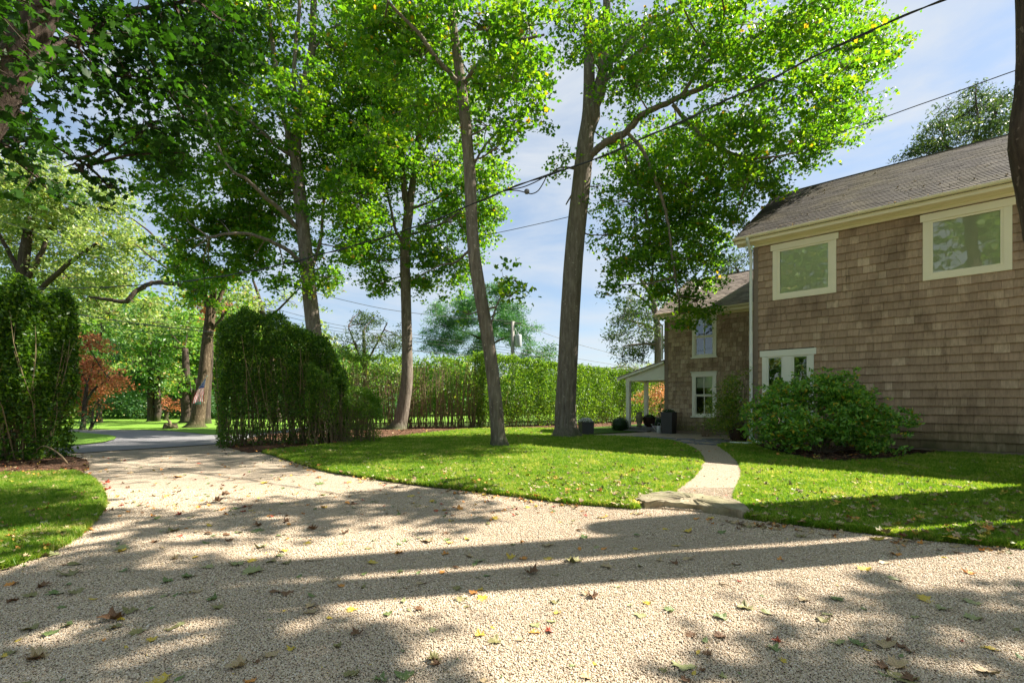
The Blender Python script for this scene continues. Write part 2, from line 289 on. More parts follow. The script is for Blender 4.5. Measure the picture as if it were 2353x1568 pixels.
# ------------------------------------------------------------------ mesh helpers
class MB:
    def __init__(s): s.v = []; s.f = []; s.t = []; s.mi = []
    def add(s, verts, faces, tint=0.0, mi=0):
        o = len(s.v); s.v += [tuple(v) for v in verts]; s.t += [tint] * len(verts)
        s.f += [tuple(i + o for i in f) for f in faces]; s.mi += [mi] * len(faces)
    def box(s, o, ax, ay, az, tint=0.0, mi=0):
        """corner o and three edge vectors"""
        o, ax, ay, az = map(Vector, (o, ax, ay, az))
        v = [o, o + ax, o + ax + ay, o + ay]; v += [p + az for p in v]
        f = [(3, 2, 1, 0), (4, 5, 6, 7), (0, 1, 5, 4), (1, 2, 6, 5), (2, 3, 7, 6), (3, 0, 4, 7)]
        if ax.cross(ay).dot(az) < 0: f = [tuple(reversed(q)) for q in f]
        s.add(v, f, tint, mi)
    def tube(s, pts, rad, n=8, cap=True, noise_=0.0, flare=0):
        pts = [Vector(p) for p in pts]; rings = []; up = Vector((0.13, 0.9, 0.31)).normalized(); prev = None
        ph = [random.uniform(0, 6.28) for _ in range(3)]
        vs = []
        for i, p in enumerate(pts):
            d = (pts[min(i + 1, len(pts) - 1)] - pts[max(i - 1, 0)])
            d = d.normalized() if d.length > 1e-9 else Vector((0, 0, 1))
            a = prev if prev else (up.cross(d) if abs(up.dot(d)) < .95 else Vector((1, 0, 0)).cross(d))
            a = (a - d * a.dot(d)).normalized(); b = d.cross(a); prev = a
            r = rad[i] if hasattr(rad, '__len__') else rad
            for k in range(n):
                th = 2 * math.pi * k / n
                rr = r * (1 + noise_ * (math.sin(3 * th + ph[0] + i * .35) * .5 + math.sin(5 * th + ph[1] - i * .21) * .3 + random.uniform(-.25, .25)))
                if flare and i < flare: rr *= 1 + 0.28 * (1 - i / flare) * math.sin(5 * th + ph[2])
                vs.append(p + a * math.cos(th) * rr + b * math.sin(th) * rr)
        fs = []
        for i in range(len(pts) - 1):
            for k in range(n):
                fs.append((i * n + k, i * n + (k + 1) % n, (i + 1) * n + (k + 1) % n, (i + 1) * n + k))
        if cap: fs += [tuple(reversed(range(n))), tuple(range((len(pts) - 1) * n, len(pts) * n))]
        s.add(vs, fs)
    def lathe(s, prof, c=(0, 0, 0), n=24, mi=0):
        vs = []; fs = []
        for r, z in prof:
            for k in range(n):
                th = 2 * math.pi * k / n; vs.append((c[0] + r * math.cos(th), c[1] + r * math.sin(th), c[2] + z))
        for i in range(len(prof) - 1):
            for k in range(n): fs.append((i * n + k, i * n + (k + 1) % n, (i + 1) * n + (k + 1) % n, (i + 1) * n + k))
        s.add(vs, fs, 0, mi)
    def build(s, name, mat, parent=None, smooth=False, origin=None):
        me = bpy.data.meshes.new(name); vs = s.v
        if origin is not None: vs = [(v[0] - origin[0], v[1] - origin[1], v[2] - origin[2]) for v in vs]
        me.from_pydata(vs, [], s.f)
        a = me.attributes.new('tint', 'FLOAT', 'POINT'); a.data.foreach_set('value', s.t)
        for m in (mat if isinstance(mat, list) else [mat]): me.materials.append(m)
        me.polygons.foreach_set('material_index', s.mi)
        if smooth: me.polygons.foreach_set('use_smooth', [True] * len(me.polygons))
        me.update()
        o = bpy.data.objects.new(name, me); COL.objects.link(o)
        if origin is not None: o.location = origin
        if parent: o.parent = parent; 
        return o
def smooth_path(pts, rad, k=6):
    """Catmull-Rom through the points"""
    P_ = [Vector(p) for p in pts]; out = []; r = []
    for i in range(len(P_) - 1):
        a = P_[max(i - 1, 0)]; b = P_[i]; c = P_[i + 1]; d = P_[min(i + 2, len(P_) - 1)]
        for j in range(k):
            t = j / k
            out.append(0.5 * ((2 * b) + (c - a) * t + (2 * a - 5 * b + 4 * c - d) * t * t + (3 * b - a - 3 * c + d) * t ** 3))
            r.append(rad[i] * (1 - t) + rad[i + 1] * t)
    out.append(P_[-1]); r.append(rad[-1]); return out, r
def tag(o, label=None, cat=None, group=None, kind=None):
    if label: o['label'] = label
    if cat: o['category'] = cat
    if group: o['group'] = group
    if kind: o['kind'] = kind
    return o
def empty(name, loc=(0, 0, 0), rz=0.0):
    o = bpy.data.objects.new(name, None); COL.objects.link(o); o.location = loc; o.rotation_euler = (0, 0, rz)
    o.empty_display_size = 0.2; return o
def keep(o, parent):
    """parent a mesh built in world coordinates without moving it"""
    o.parent = parent; o.matrix_parent_inverse = Matrix.Translation(-Vector(parent.location)) if parent.rotation_euler.z == 0 else Matrix.LocRotScale(parent.location, parent.rotation_euler, None).inverted()
    return o
def npmesh(name, verts, faces, tint, mat, parent=None):
    """verts (N,3), faces (M,k) of one size, tint per vertex"""
    me = bpy.data.meshes.new(name); nv = len(verts); nf, k = faces.shape
    me.vertices.add(nv); me.vertices.foreach_set('co', np.ascontiguousarray(verts, dtype=np.float32).ravel())
    me.loops.add(nf * k); me.loops.foreach_set('vertex_index', faces.astype(np.int32).ravel())
    me.polygons.add(nf); me.polygons.foreach_set('loop_start', np.arange(0, nf * k, k, dtype=np.int32))
    a = me.attributes.new('tint', 'FLOAT', 'POINT'); a.data.foreach_set('value', np.ascontiguousarray(tint, dtype=np.float32))
    me.materials.append(mat); me.update(calc_edges=True)
    o = bpy.data.objects.new(name, me); COL.objects.link(o)
    if parent: keep(o, parent)
    return o
# leaf outlines (x across, y along, z curl) and their triangles
def fan(outline): return np.array([(i, j, k) for (i, j, k) in [(0, a, a + 1) for a in range(1, len(outline) - 1)]])
LEAF = {}
_o = [(0, -.45, .04), (.36, -.34, -.05), (.5, .14, -.10), (.2, .16, 0), (0, .58, -.12), (-.2, .16, 0), (-.5, .14, -.10), (-.36, -.34, -.05)]
LEAF['maple'] = (np.array(_o), fan(_o))
_o = [(0, -.42, .03), (.22, -.44, -.03), (.30, -.22, 0), (.54, -.06, -.10), (.34, .04, -.02), (.36, .30, -.1), (.15, .20, 0), (0, .62, -.14), (-.15, .20, 0), (-.36, .30, -.1), (-.34, .04, -.02), (-.54, -.06, -.10), (-.30, -.22, 0), (-.22, -.44, -.03)]
LEAF['maple_fine'] = (np.array(_o), fan(_o))
_o = [(0, -.45, .04), (.5, -.1, -.10), (.22, .12, 0), (0, .58, -.12), (-.22, .12, 0), (-.5, -.1, -.10)]
LEAF['maple_far'] = (np.array(_o), fan(_o))
LEAF['oval'] = (np.array([(0, -.5, 0), (.27, 0, -.06), (0, .5, 0), (-.27, 0, -.06)]), np.array([(0, 1, 2), (0, 2, 3)]))
LEAF['long'] = (np.array([(0, -.5, 0), (.14, .05, -.05), (0, .5, -.10), (-.14, .05, -.05)]), np.array([(0, 1, 2), (0, 2, 3)]))
LEAF['broad'] = (np.array([(0, -.5, 0), (.21, .08, -.06), (0, .5, -.12), (-.21, .08, -.06)]), np.array([(0, 1, 2), (0, 2, 3)]))
LEAF['needle'] = (np.array([(0, -.5, 0), (.06, .5, -.02), (-.06, .5, 0)]), np.array([(0, 1, 2)]))
def leaves(pos, size, kind='maple', flat=0.6, droop=0.25, tint=None, face=None):
    """one leaf per position; flat=1 keeps the blades level, 0 turns them anyhow"""
    tv, tf = LEAF[kind]; n = len(pos)
    nrm = rng.normal(size=(n, 3)) * (1 - flat) + np.array([0, 0, 1.0]) * flat
    if face is not None: nrm = nrm + face
    nrm /= np.linalg.norm(nrm, axis=1, keepdims=True) + 1e-9
    d = rng.normal(size=(n, 3)); d[:, 2] -= droop; d -= nrm * np.sum(d * nrm, 1, keepdims=True)
    d /= np.linalg.norm(d, axis=1, keepdims=True) + 1e-9
    s = np.cross(d, nrm); sz = (size * rng.uniform(.65, 1.25, n))[:, None, None]
    v = pos[:, None, :] + sz * (tv[None, :, 0:1] * s[:, None, :] + tv[None, :, 1:2] * d[:, None, :] + tv[None, :, 2:3] * nrm[:, None, :])
    f = (tf[None] + (np.arange(n) * len(tv))[:, None, None]).reshape(-1, 3)
    if tint is None: tint = rng.random(n)
    return v.reshape(-1, 3), f, np.repeat(tint, len(tv))

# ------------------------------------------------------------------ ground
def sheet(name, poly, z, mat, skirt=0.0, parent=None, kind='structure', label=None):
    """flat sheet from an outline [(X, Y)], with a side wall when it is a raised bed"""
    mb = MB(); n = len(poly)
    if skirt:
        mb.add([(p[0], p[1], z - skirt) for p in poly] + [(p[0], p[1], z) for p in poly],
               [(i, (i + 1) % n, n + (i + 1) % n, n + i) for i in range(n)])
    from mathutils.geometry import tessellate_polygon
    vs = [Vector((p[0], p[1], z)) for p in poly]; tr = tessellate_polygon([vs])
    tr = [t if (vs[t[1]] - vs[t[0]]).cross(vs[t[2]] - vs[t[0]]).z > 0 else tuple(reversed(t)) for t in tr]
    mb.add(vs, tr)
    o = mb.build(name, mat, parent); o['kind'] = kind
    return o
def dense(pts, k=5, wob=0.0):
    """smooth outline through image-measured points"""
    p, _ = smooth_path([Vector((a[0], a[1], 0)) for a in pts], [1] * len(pts), k)
    return [(q.x + random.uniform(-wob, wob), q.y + random.uniform(-wob, wob)) for q in p]
def gp(*xy): return [tuple(G(x, y)[:2]) for x, y in xy]

sheet('ground', [(-900, -400), (900, -400), (900, 1500), (-900, 1500)], -0.03, M['far_soil'])
sheet('gravel_drive', [(-13.5, -7), (16, -7), (16, 17), (4, 19), (-1, 13), (-6.5, 11.5), (-8.0, 13.9), (-10.6, 10.5), (-13.5, 7)], 0.0, M['gravel'])
road_near = [(-26, -8), (-18, 2.0), (-10.35, 11.0), (-8.2, 13.9), (-1, 22.5), (8, 31), (22, 43)]
road_far = gp((760, 972), (640, 990), (520, 1001), (470, 997), (400, 990.5), (330, 987.5), (235, 987))
road_loop = gp((250, 1000), (268, 1004), (262, 1010), (235, 1017), (190, 1022), (100, 1030), (-200, 1045), (-900, 1100))
sheet('road', road_near[1:4] + [(-5.6, 16.9)] + road_far + [(-17.5, 20.6), (-24, 22), (-24, 20.2), (-17.4, 19.0)] + road_loop + [(-24, 2)], 0.008, M['road'])
sheet('far_lawn', gp((760, 972), (640, 990), (520, 1001), (470, 997), (400, 990.5), (330, 987.5), (235, 987)) + [(-17.5, 20.6), (-40, 24), (-60, 60), (10, 60), (4, 30)], 0.02, M['far_turf'])
sheet('road_island_lawn', road_loop[:6] + gp((-200, 1043)) + [(-30, 12), (-30, 19.4), (-17.4, 19.0)], 0.03, M['far_turf'])

edge_c = gp((600, 1040), (640, 1050), (740, 1080), (820, 1094), (900, 1106), (1000, 1119), (1100, 1131), (1200, 1143), (1290, 1155), (1380, 1163), (1462, 1169))
path_l = gp((1470, 1166), (1532, 1142), (1560, 1120), (1592, 1096), (1607, 1072), (1610, 1052), (1590, 1032), (1545, 1016), (1480, 1009), (1400, 1004.5), (1330, 1003))
back_c = [(3.0, 17.6), (2.2, 20.2), (0.4, 20.8), (-1.5, 20.4), (-2.7, 18.5), (-3.8, 16.0), (-4.6, 14.0), (-5.3, 12.3)]
lawn_c = dense(edge_c, 4, .006) + dense(path_l, 5, .008) + dense(back_c, 4, .02)
sheet('lawn', lawn_c, 0.034, M['turf'], 0.06)
# ground beyond the lawn: mulch bed at the hedge, lawn strip on to the hedge beside the porch
mul = dense([(-5.3, 12.3), (-4.6, 14.0), (-3.8, 16.0), (-2.7, 18.5), (-1.5, 20.4), (0.4, 20.8), (2.2, 20.4), (4.4, 22.8), (9, 27.5)], 4) + [(9.6, 30.5), (5, 28), (-1, 23.4), (-4.6, 22.8), (-8.2, 20), (-8.9, 17), (-8.0, 13.2), (-6.2, 11.3)]
sheet('mulch_bed', mul, 0.03, M['mulch'], 0.05)
sheet('side_lawn', [(3.0, 17.7), (4.6, 18.6), (9.5, 24), (12, 30), (9, 27.4), (4.4, 22.7), (2.2, 20.3)], 0.045, M['turf'], 0.06)
path_r = gp((1717, 1186), (1700, 1166), (1692, 1145), (1699, 1125), (1709, 1100), (1708, 1082), (1697, 1062), (1680, 1045), (1660, 1031), (1650, 1024))
HC = Vector((6.99, 13.83, 0)); HR = Vector((.736, -.677, 0)); HD = Vector((.677, .736, 0))
def W(s, d, z): return HC + HR * s + HD * d + Vector((0, 0, z))
edge_r = gp((1717, 1192), (1800, 1203), (1900, 1215), (2000, 1226), (2100, 1238), (2230, 1250), (2352, 1261), (2700, 1290))
lawn_r = dense(edge_r[::-1], 4, .006) + dense(path_r, 5, .008) + [tuple(W(-.3, -.55, 0)[:2]), tuple(W(0, -.06, 0)[:2]), tuple(W(11.5, -.06, 0)[:2]), (15.5, 3.2)]
sheet('side_garden_lawn', lawn_r, 0.034, M['turf'], 0.06)
edge_l = gp((-120, 1350), (-40, 1318), (60, 1290), (150, 1250), (205, 1205), (232, 1165), (228, 1130), (205, 1102), (170, 1088))
lawn_l = dense(edge_l, 5, .01) + gp((60, 1092), (-100, 1096), (-500, 1100), (-900, 1250))
sheet('left_lawn', lawn_l, 0.04, M['turf'], 0.07)
mulch_l = gp((170, 1087), (205, 1078), (200, 1060), (150, 1050), (-100, 1042), (-600, 1042), (-640, 1105), (-100, 1098), (60, 1093))
sheet('left_mulch_bed', mulch_l, 0.05, M['mulch'], 0.06)
# gravel forecourt and path (a hair above the drive), with the slates in it
path = dense(path_l[:-1], 5) + [(4.6, 18.2), (7.5, 20.6), tuple(W(-4, 2.9, 0)[:2]), tuple(W(-.2, 2.9, 0)[:2]), tuple(W(-.2, -.5, 0)[:2])] + dense(path_r[::-1], 5)
pth = sheet('gravel_path', path, 0.02, M['gravel'], 0.03)
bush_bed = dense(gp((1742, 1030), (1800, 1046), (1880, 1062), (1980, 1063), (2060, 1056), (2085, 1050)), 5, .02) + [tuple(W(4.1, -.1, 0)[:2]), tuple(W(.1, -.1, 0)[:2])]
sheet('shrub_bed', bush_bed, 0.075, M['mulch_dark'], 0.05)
# steel edging strips along the drive
def strip(name, pts, z0, z1, th, mat, off=0.0, close=False):
    mb = MB()
    for a, b in zip(pts[:-1], pts[1:]):
        a = Vector((a[0], a[1], 0)); b = Vector((b[0], b[1], 0)); d = (b - a)
        if d.length < 1e-4: continue
        n = Vector((d.y, -d.x, 0)).normalized()
        mb.box(a + n * off + Vector((0, 0, z0)), d, n * th, Vector((0, 0, z1 - z0)))
    o = mb.build(name, mat); o['kind'] = 'structure'; return o
strip('lawn_edging', dense(edge_c[1:], 4), -0.01, 0.040, 0.010, M['steel'], 0.012)
strip('lawn_edging', dense(edge_r[:7], 4), -0.01, 0.040, 0.010, M['steel'], 0.012)

# stone step at the mouth of the path
def stone_step():
    top = gp((1458, 1161), (1475, 1152), (1500, 1146), (1535, 1142.5), (1580, 1146), (1640, 1153), (1690, 1163), (1712, 1175), (1722, 1190), (1706, 1193), (1660, 1184), (1600, 1175), (1530, 1169), (1480, 1168))
    cen = Vector((sum(p[0] for p in top) / len(top), sum(p[1] for p in top) / len(top), 0))
    ring = [Vector((*p, 0)) for p in top]; rr = []
    for i, p in enumerate(ring):
        q = ring[(i + 1) % len(ring)]
        for k in range(6):
            m = p.lerp(q, k / 6); m += Vector((random.uniform(-.012, .012), random.uniform(-.012, .012), 0)); rr.append(m)
    n = len(rr); mb = MB(); levels = [(1.0, -.02), (1.006, .02), (1.0, .065), (.985, .084), (.80, .09), (.5, .094), (.2, .092)]
    vs = [cen + (p - cen) * k + Vector((0, 0, z + (random.uniform(-.010, .010) if z > .03 else 0))) for k, z in levels for p in rr]
    fs = [(i * n + j, i * n + (j + 1) % n, (i + 1) * n + (j + 1) % n, (i + 1) * n + j) for i in range(len(levels) - 1) for j in range(n)]
    fs.append(tuple(range((len(levels) - 1) * n, len(levels) * n)))
    mb.add(vs, fs); o = mb.build('stone_step', M['stone'])
    tag(o, 'rough weathered stone slab lying where the curved gravel path meets the drive', 'stone step')
stone_step()
# slates laid in the forecourt gravel
slates = [(1446, 1003), (1475, 1002), (1506, 1004), (1468, 1006.5), (1500, 1008.5), (1530, 1006), (1545, 1010), (1575, 1008), (1600, 1011), (1560, 1014),
          (1590, 1016), (1622, 1013), (1648, 1015), (1612, 1019), (1640, 1020), (1480, 1011), (1520, 1011.5), (1640, 1009), (1665, 1011)]
for x, y in slates:
    c = G(x, y, .03); n = random.randint(5, 7); r = random.uniform(.2, .36); ph = random.uniform(0, 6)
    ring = [(math.cos(ph + 6.283 * k / n) * r * random.uniform(.75, 1.15), math.sin(ph + 6.283 * k / n) * r * random.uniform(.6, 1)) for k in range(n)]
    mb = MB(); mb.add([(p[0], p[1], 0) for p in ring] + [(p[0] * .97, p[1] * .97, .03) for p in ring],
                      [(i, (i + 1) % n, n + (i + 1) % n, n + i) for i in range(n)] + [tuple(range(n, 2 * n))])
    o = mb.build('flagstone', M['slate'], pth); o.location = (c.x, c.y, 0.012)

# ------------------------------------------------------------------ pebbles and grass (uncountable: one object each)
def in_poly(pts, poly):
    x, y = pts[:, 0], pts[:, 1]; r = np.zeros(len(pts), bool); p = np.array(poly); q = np.roll(p, -1, 0)
    for (x1, y1), (x2, y2) in zip(p, q):
        c = ((y1 > y) != (y2 > y)); r ^= c & (x < (x2 - x1) * (y - y1) / ((y2 - y1) if y2 != y1 else 1e-9) + x1)
    return r
def scatter(name, pts, rot, scl, protos, mats_kind='stuff'):
    """geometry-nodes instances of an unlinked prototype on the vertices of one mesh"""
    me = bpy.data.meshes.new(name); n = len(pts); me.vertices.add(n)
    me.vertices.foreach_set('co', np.ascontiguousarray(pts, np.float32).ravel())
    for nm, arr in (('rot', rot), ('scl', scl)):
        a = me.attributes.new(nm, 'FLOAT_VECTOR', 'POINT'); a.data.foreach_set('vector', np.ascontiguousarray(arr, np.float32).ravel())
    me.materials.append(protos.data.materials[0])
    o = bpy.data.objects.new(name, me); COL.objects.link(o); o['kind'] = 'stuff'
    ng = bpy.data.node_groups.new(name, 'GeometryNodeTree')
    ng.interface.new_socket('Geometry', in_out='INPUT', socket_type='NodeSocketGeometry'); ng.interface.new_socket('Geometry', in_out='OUTPUT', socket_type='NodeSocketGeometry')
    gi = ng.nodes.new('NodeGroupInput'); go = ng.nodes.new('NodeGroupOutput')
    ip = ng.nodes.new('GeometryNodeInstanceOnPoints'); oi = ng.nodes.new('GeometryNodeObjectInfo'); oi.inputs['Object'].default_value = protos
    oi.inputs['As Instance'].default_value = True
    r = ng.nodes.new('GeometryNodeInputNamedAttribute'); r.data_type = 'FLOAT_VECTOR'; r.inputs['Name'].default_value = 'rot'
    s = ng.nodes.new('GeometryNodeInputNamedAttribute'); s.data_type = 'FLOAT_VECTOR'; s.inputs['Name'].default_value = 'scl'
    l = ng.links.new; l(gi.outputs[0], ip.inputs['Points']); l(oi.outputs['Geometry'], ip.inputs['Instance'])
    l(r.outputs['Attribute'], ip.inputs['Rotation']); l(s.outputs['Attribute'], ip.inputs['Scale']); l(ip.outputs[0], go.inputs[0])
    md = o.modifiers.new('scatter', 'NODES'); md.node_group = ng
    return o
def frame_pts(n, z0, z1, margin=1.06, power=1.0):
    """ground points in the part of the ground the photo looks at; density falls with distance as 1/Z**power"""
    u = rng.random(n); e = 2 - power
    Z = (z0 ** e + u * (z1 ** e - z0 ** e)) ** (1 / e); X = rng.uniform(-1, 1, n) * Z * (CX / FD) * margin
    return np.stack([X, Z], 1)
def unlinked(mb, mat):
    o = mb.build('proto', mat, smooth=False); COL.objects.unlink(o); return o
import bmesh
bm = bmesh.new(); bmesh.ops.create_icosphere(bm, subdivisions=1, radius=1)
for v in bm.verts: v.co *= random.uniform(.85, 1.1)
pm = bpy.data.meshes.new('pebble'); bm.to_mesh(pm); bm.free(); pm.materials.append(M['pebble']); pm.polygons.foreach_set('use_smooth', [True] * len(pm.polygons))
peb = bpy.data.objects.new('pebble', pm)
lawn_polys = [lawn_c, lawn_r, lawn_l, mulch_l, path]
pp = frame_pts(620000, 1.75, 6.6, power=1.2)
ok = np.ones(len(pp), bool)
for q in lawn_polys[:4]: ok &= ~in_poly(pp, q)
pp = pp[ok]; n = len(pp); sz = rng.uniform(.0029, .0055, n) * (1 + .06 * np.maximum(pp[:, 1] - 3, 0))
onp = in_poly(pp, path)
scatter('gravel', np.c_[pp, np.where(onp, .022, .001) + rng.uniform(0, .006, n)], rng.uniform(-3.14, 3.14, (n, 3)) * [.2, .2, 1],
        np.stack([sz * rng.uniform(.9, 1.5, n), sz, sz * rng.uniform(.55, .85, n)], 1), peb)
# grass tuft
gb = MB()
for k in range(11):
    a = random.uniform(0, 6.28); r = random.uniform(0, .028); bx, by = r * math.cos(a), r * math.sin(a); h = random.uniform(.026, .05); th = random.uniform(0, 6.28)
    lx, ly = [random.uniform(-.022, .022) for _ in range(2)]; wx, wy = math.cos(th) * .0021, math.sin(th) * .0021
    gb.add([(bx - wx, by - wy, -.004), (bx + wx, by + wy, -.004), (bx + lx * .4 + wx * .8, by + ly * .4 + wy * .8, h * .6), (bx + lx * .4 - wx * .8, by + ly * .4 - wy * .8, h * .6), (bx + lx, by + ly, h)],
           [(0, 1, 2, 3), (3, 2, 4)])
tuft = unlinked(gb, M['grass'])
def grass(name, poly, n, z0, z1, z=.034, power=1.35, skip=None):
    g = frame_pts(n, z0, z1, power=power); g = g[in_poly(g, poly)]
    if skip: g = g[~in_poly(g, skip)]
    g = g; m = len(g); k = (1 + .06 * np.maximum(g[:, 1] - 4, 0)) * rng.uniform(.7, 1.25, m)
    return scatter(name, np.c_[g, np.full(m, z)], np.stack([rng.normal(0, .15, m), rng.normal(0, .15, m), rng.uniform(0, 6.28, m)], 1), np.stack([k, k, k * rng.uniform(.6, 1.1, m)], 1), tuft)
grass('grass', lawn_c, 340000, 4.5, 21.5)
grass('grass', lawn_r, 230000, 3.6, 14.5, skip=bush_bed)
grass('grass', lawn_l, 170000, 2.9, 8.6, .04)

# tufts leaning over the cut edges
eg = []
for line, m in ((dense(edge_c[1:], 12), 5200), (dense(edge_r, 12), 3800), (dense(edge_l, 10), 2600), (dense(path_r, 8), 1800), (dense(path_l[1:], 8), 1800)):
    q = np.array(line); i = rng.integers(0, len(q) - 1, m); u = rng.random(m)[:, None]; eg.append(q[i] * (1 - u) + q[i + 1] * u + rng.normal(0, .016, (m, 2)))
eg = np.concatenate(eg); m = len(eg); k = rng.uniform(.6, 1.35, m)
scatter('grass', np.c_[eg, np.full(m, .022)], np.stack([rng.normal(0, .4, m), rng.normal(0, .4, m), rng.uniform(0, 6.28, m)], 1), np.stack([k, k, k], 1), tuft)

# ------------------------------------------------------------------ the shingled house
house = empty('shingled_house', W(0, 0, 0)); tag(house, 'two storey brown cedar shingled house with cream trim and lower wing', 'house')
HZ = Vector((0, 0, 1))
def hbox(mb, s0, s1, d0, d1, z0, z1, tint=0.0, mi=0): mb.box(W(s0, d0, z0), HR * (s1 - s0), HD * (d1 - d0), HZ * (z1 - z0), tint, mi)
def hpart(mb, name, mat, parent=house, smooth=False):
    o = mb.build(name, mat, smooth=smooth); 
    if parent is house: keep(o, house)
    else: o.parent = parent
    return o
WALL_L = 11.0
MAIN_WIN = [(.483, 1.976, 4.04, 5.59), (3.686, 5.148, 4.04, 5.59), (.21, 1.475, .415, 2.64), (7.6, 9.1, 4.04, 5.59), (7.6, 9.1, .7, 2.6)]
WING_WIN = [(-2.96, -2.08, 2.85, 4.42), (-2.96, -2.08, .67, 2.28)]
def slab_with_holes(s0, s1, z0, z1, d0, d1, holes, name):
    ss = sorted({s0, s1, *[h[0] + .05 for h in holes], *[h[1] - .05 for h in holes]}); zz = sorted({z0, z1, *[h[2] + .05 for h in holes], *[h[3] - .05 for h in holes]})
    mb = MB()
    for a, b in zip(ss[:-1], ss[1:]):
        for c, d in zip(zz[:-1], zz[1:]):
            if not any(h[0] < (a + b) / 2 < h[1] and h[2] < (c + d) / 2 < h[3] for h in holes): hbox(mb, a, b, d0, d1, c, d)
    return hpart(mb, name, M['backing'])
main_wall = slab_with_holes(0, WALL_L, -.05, 5.8, 0, .18, MAIN_WIN, 'main_wall')
wing_wall = slab_with_holes(-4.02, 0, -.05, 4.45, 2.86, 3.02, WING_WIN, 'wing_wall')
mb = MB()  # gable end, rear and far walls, sheathing under the rafters, floors
def gable(mb, s, d0, d1, dr, ze, zr, th):
    v = [W(s, d0, 0), W(s, d1, 0), W(s, d1, ze), W(s, dr, zr), W(s, d0, ze)]; v2 = [p + HR * th for p in v]
    mb.add(v + v2, [(4, 3, 2, 1, 0), (5, 6, 7, 8, 9), (0, 1, 6, 5), (1, 2, 7, 6), (2, 3, 8, 7), (3, 4, 9, 8), (4, 0, 5, 9)])
gable(mb, 0.002, .18, 7.7, 3.85, 5.75, 8.2, .15); gable(mb, WALL_L - .15, .18, 7.7, 3.85, 5.75, 8.2, .148)
hbox(mb, .16, WALL_L - .16, 7.5, 7.69, 0, 5.7)
gable(mb, -4.018, 3.02, 8.1, 5.5, 4.4, 6.2, .15); hbox(mb, -3.86, 0, 7.9, 8.09, 0, 4.4)
hpart(mb, 'gable_wall', M['cedar_grey'])
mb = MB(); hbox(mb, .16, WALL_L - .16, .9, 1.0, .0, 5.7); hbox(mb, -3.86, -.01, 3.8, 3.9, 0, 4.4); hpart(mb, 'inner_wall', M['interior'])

def frame_dist(p): return max(p[1], .1)
pieces = {'w': [], 'r': []}
def wall_courses(s0, s1, z0, z1, d, holes, expo, wmin, wmax, key, parent, mat, seam):
    z = z0; row = 0
    while z < z1 - .01:
        h = min(expo, z1 - z); zt = z + h + .03 if z + h + .03 < z1 else z + h
        spans = [(s0, s1)]
        for a, b, c, e in holes:
            if c < z + h - .02 and e > z + .01:
                spans = [q for (p0, p1) in spans for q in ((p0, min(p1, a)), (max(p0, b), p1)) if q[1] - q[0] > .02]
        for a, b in spans:
            s = a
            while s < b - 1e-3:
                wd = min(random.uniform(wmin, wmax), b - s)
                if b - s - wd < .05: wd = b - s
                jz = random.uniform(-.006, .006) - (random.random() < .06) * random.uniform(.004, .014)
                pieces[key].append((s + seam / 2, s + wd - seam / 2, z + jz, zt, d, parent, mat, random.random())); s += wd
        z += expo; row += 1
wall_courses(.10, WALL_L, .12, 5.63, 0, MAIN_WIN, .196, .10, .27, 'w', main_wall, M['cedar'], .004)
wall_courses(-3.90, -.02, .12, 4.33, 2.86, WING_WIN, .168, .08, .20, 'w', wing_wall, M['cedar_grey'], .006)
def shingle_geo(mb, s0, s1, z0, z1, d, tint):
    t0, t1 = .040 + random.uniform(0, .012), .006
    v = [W(s0, d - t0, z0), W(s1, d - t0, z0), W(s1, d - t1, z1), W(s0, d - t1, z1), W(s0, d + .01, z0), W(s1, d + .01, z0), W(s1, d + .01, z1), W(s0, d + .01, z1)]
    mb.add(v, [(0, 1, 2, 3), (4, 5, 1, 0), (0, 3, 7, 4), (1, 5, 6, 2)], tint)
def place_pieces(lst, geo, name, joined, area):
    info = []
    for i, p in enumerate(lst):
        c = W((p[0] + p[1]) / 2, p[4], (p[2] + p[3]) / 2) if area == 'w' else roof_pt(p)
        x, y = proj(np.array(c)); inview = 0 < x < 2330 and 0 < y < 1568
        info.append((-(p[1] - p[0]) / c.y ** 2 if inview else 0, i))
    info.sort(); top = {i for k, i in info[:300]}
    rest = {}
    for i, p in enumerate(lst):
        if i in top:
            mb = MB(); geo(mb, *p[:5], 0.0); o = hpart(mb, name, p[6], p[5])
        else: rest.setdefault((p[5].name, p[6].name), [MB(), p[5], p[6]])[0]; geo(rest[(p[5].name, p[6].name)][0], *p[:5], p[7])
    for mb, par, mat in rest.values():
        o = hpart(mb, joined, mat, par); o['kind'] = 'stuff'
place_pieces(pieces['w'], shingle_geo, 'wood_shingle', 'wood_shingles', 'w')

# roofs
PITCH = .61
roofs = {}
def roof(name, s0, s1, de, ze, dr, zr, th=.09):
    mb = MB(); k = (zr - ze) / (dr - de)
    for a, b, sgn in ((de, dr, 1), (dr, 2 * dr - de, -1)):
        za, zb = (ze, zr) if sgn > 0 else (zr, ze)
        v = [W(s0, a, za), W(s1, a, za), W(s1, b, zb), W(s0, b, zb)]; lo = [p - HZ * th for p in v]
        mb.add(lo + v, [(3, 2, 1, 0), (4, 5, 6, 7), (0, 1, 5, 4), (1, 2, 6, 5), (2, 3, 7, 6), (3, 0, 4, 7)])
    o = hpart(mb, name, M['asphalt_shingle']); roofs[name] = (o, s0, s1, de, ze, dr, zr); return o
roof_main = roof('main_roof', -.45, WALL_L + .4, -.36, 5.90, 3.85, 8.44)
roof_wing = roof('wing_roof', -4.3, -.004, 2.50, 4.57, 5.5, 6.38)
def roof_pt(p):
    o, s0, s1, de, ze, dr, zr = roofs[p[5].name]; t = (p[2] + p[3]) / 2
    return W((p[0] + p[1]) / 2, de + (dr - de) * t, ze + (zr - ze) * t)
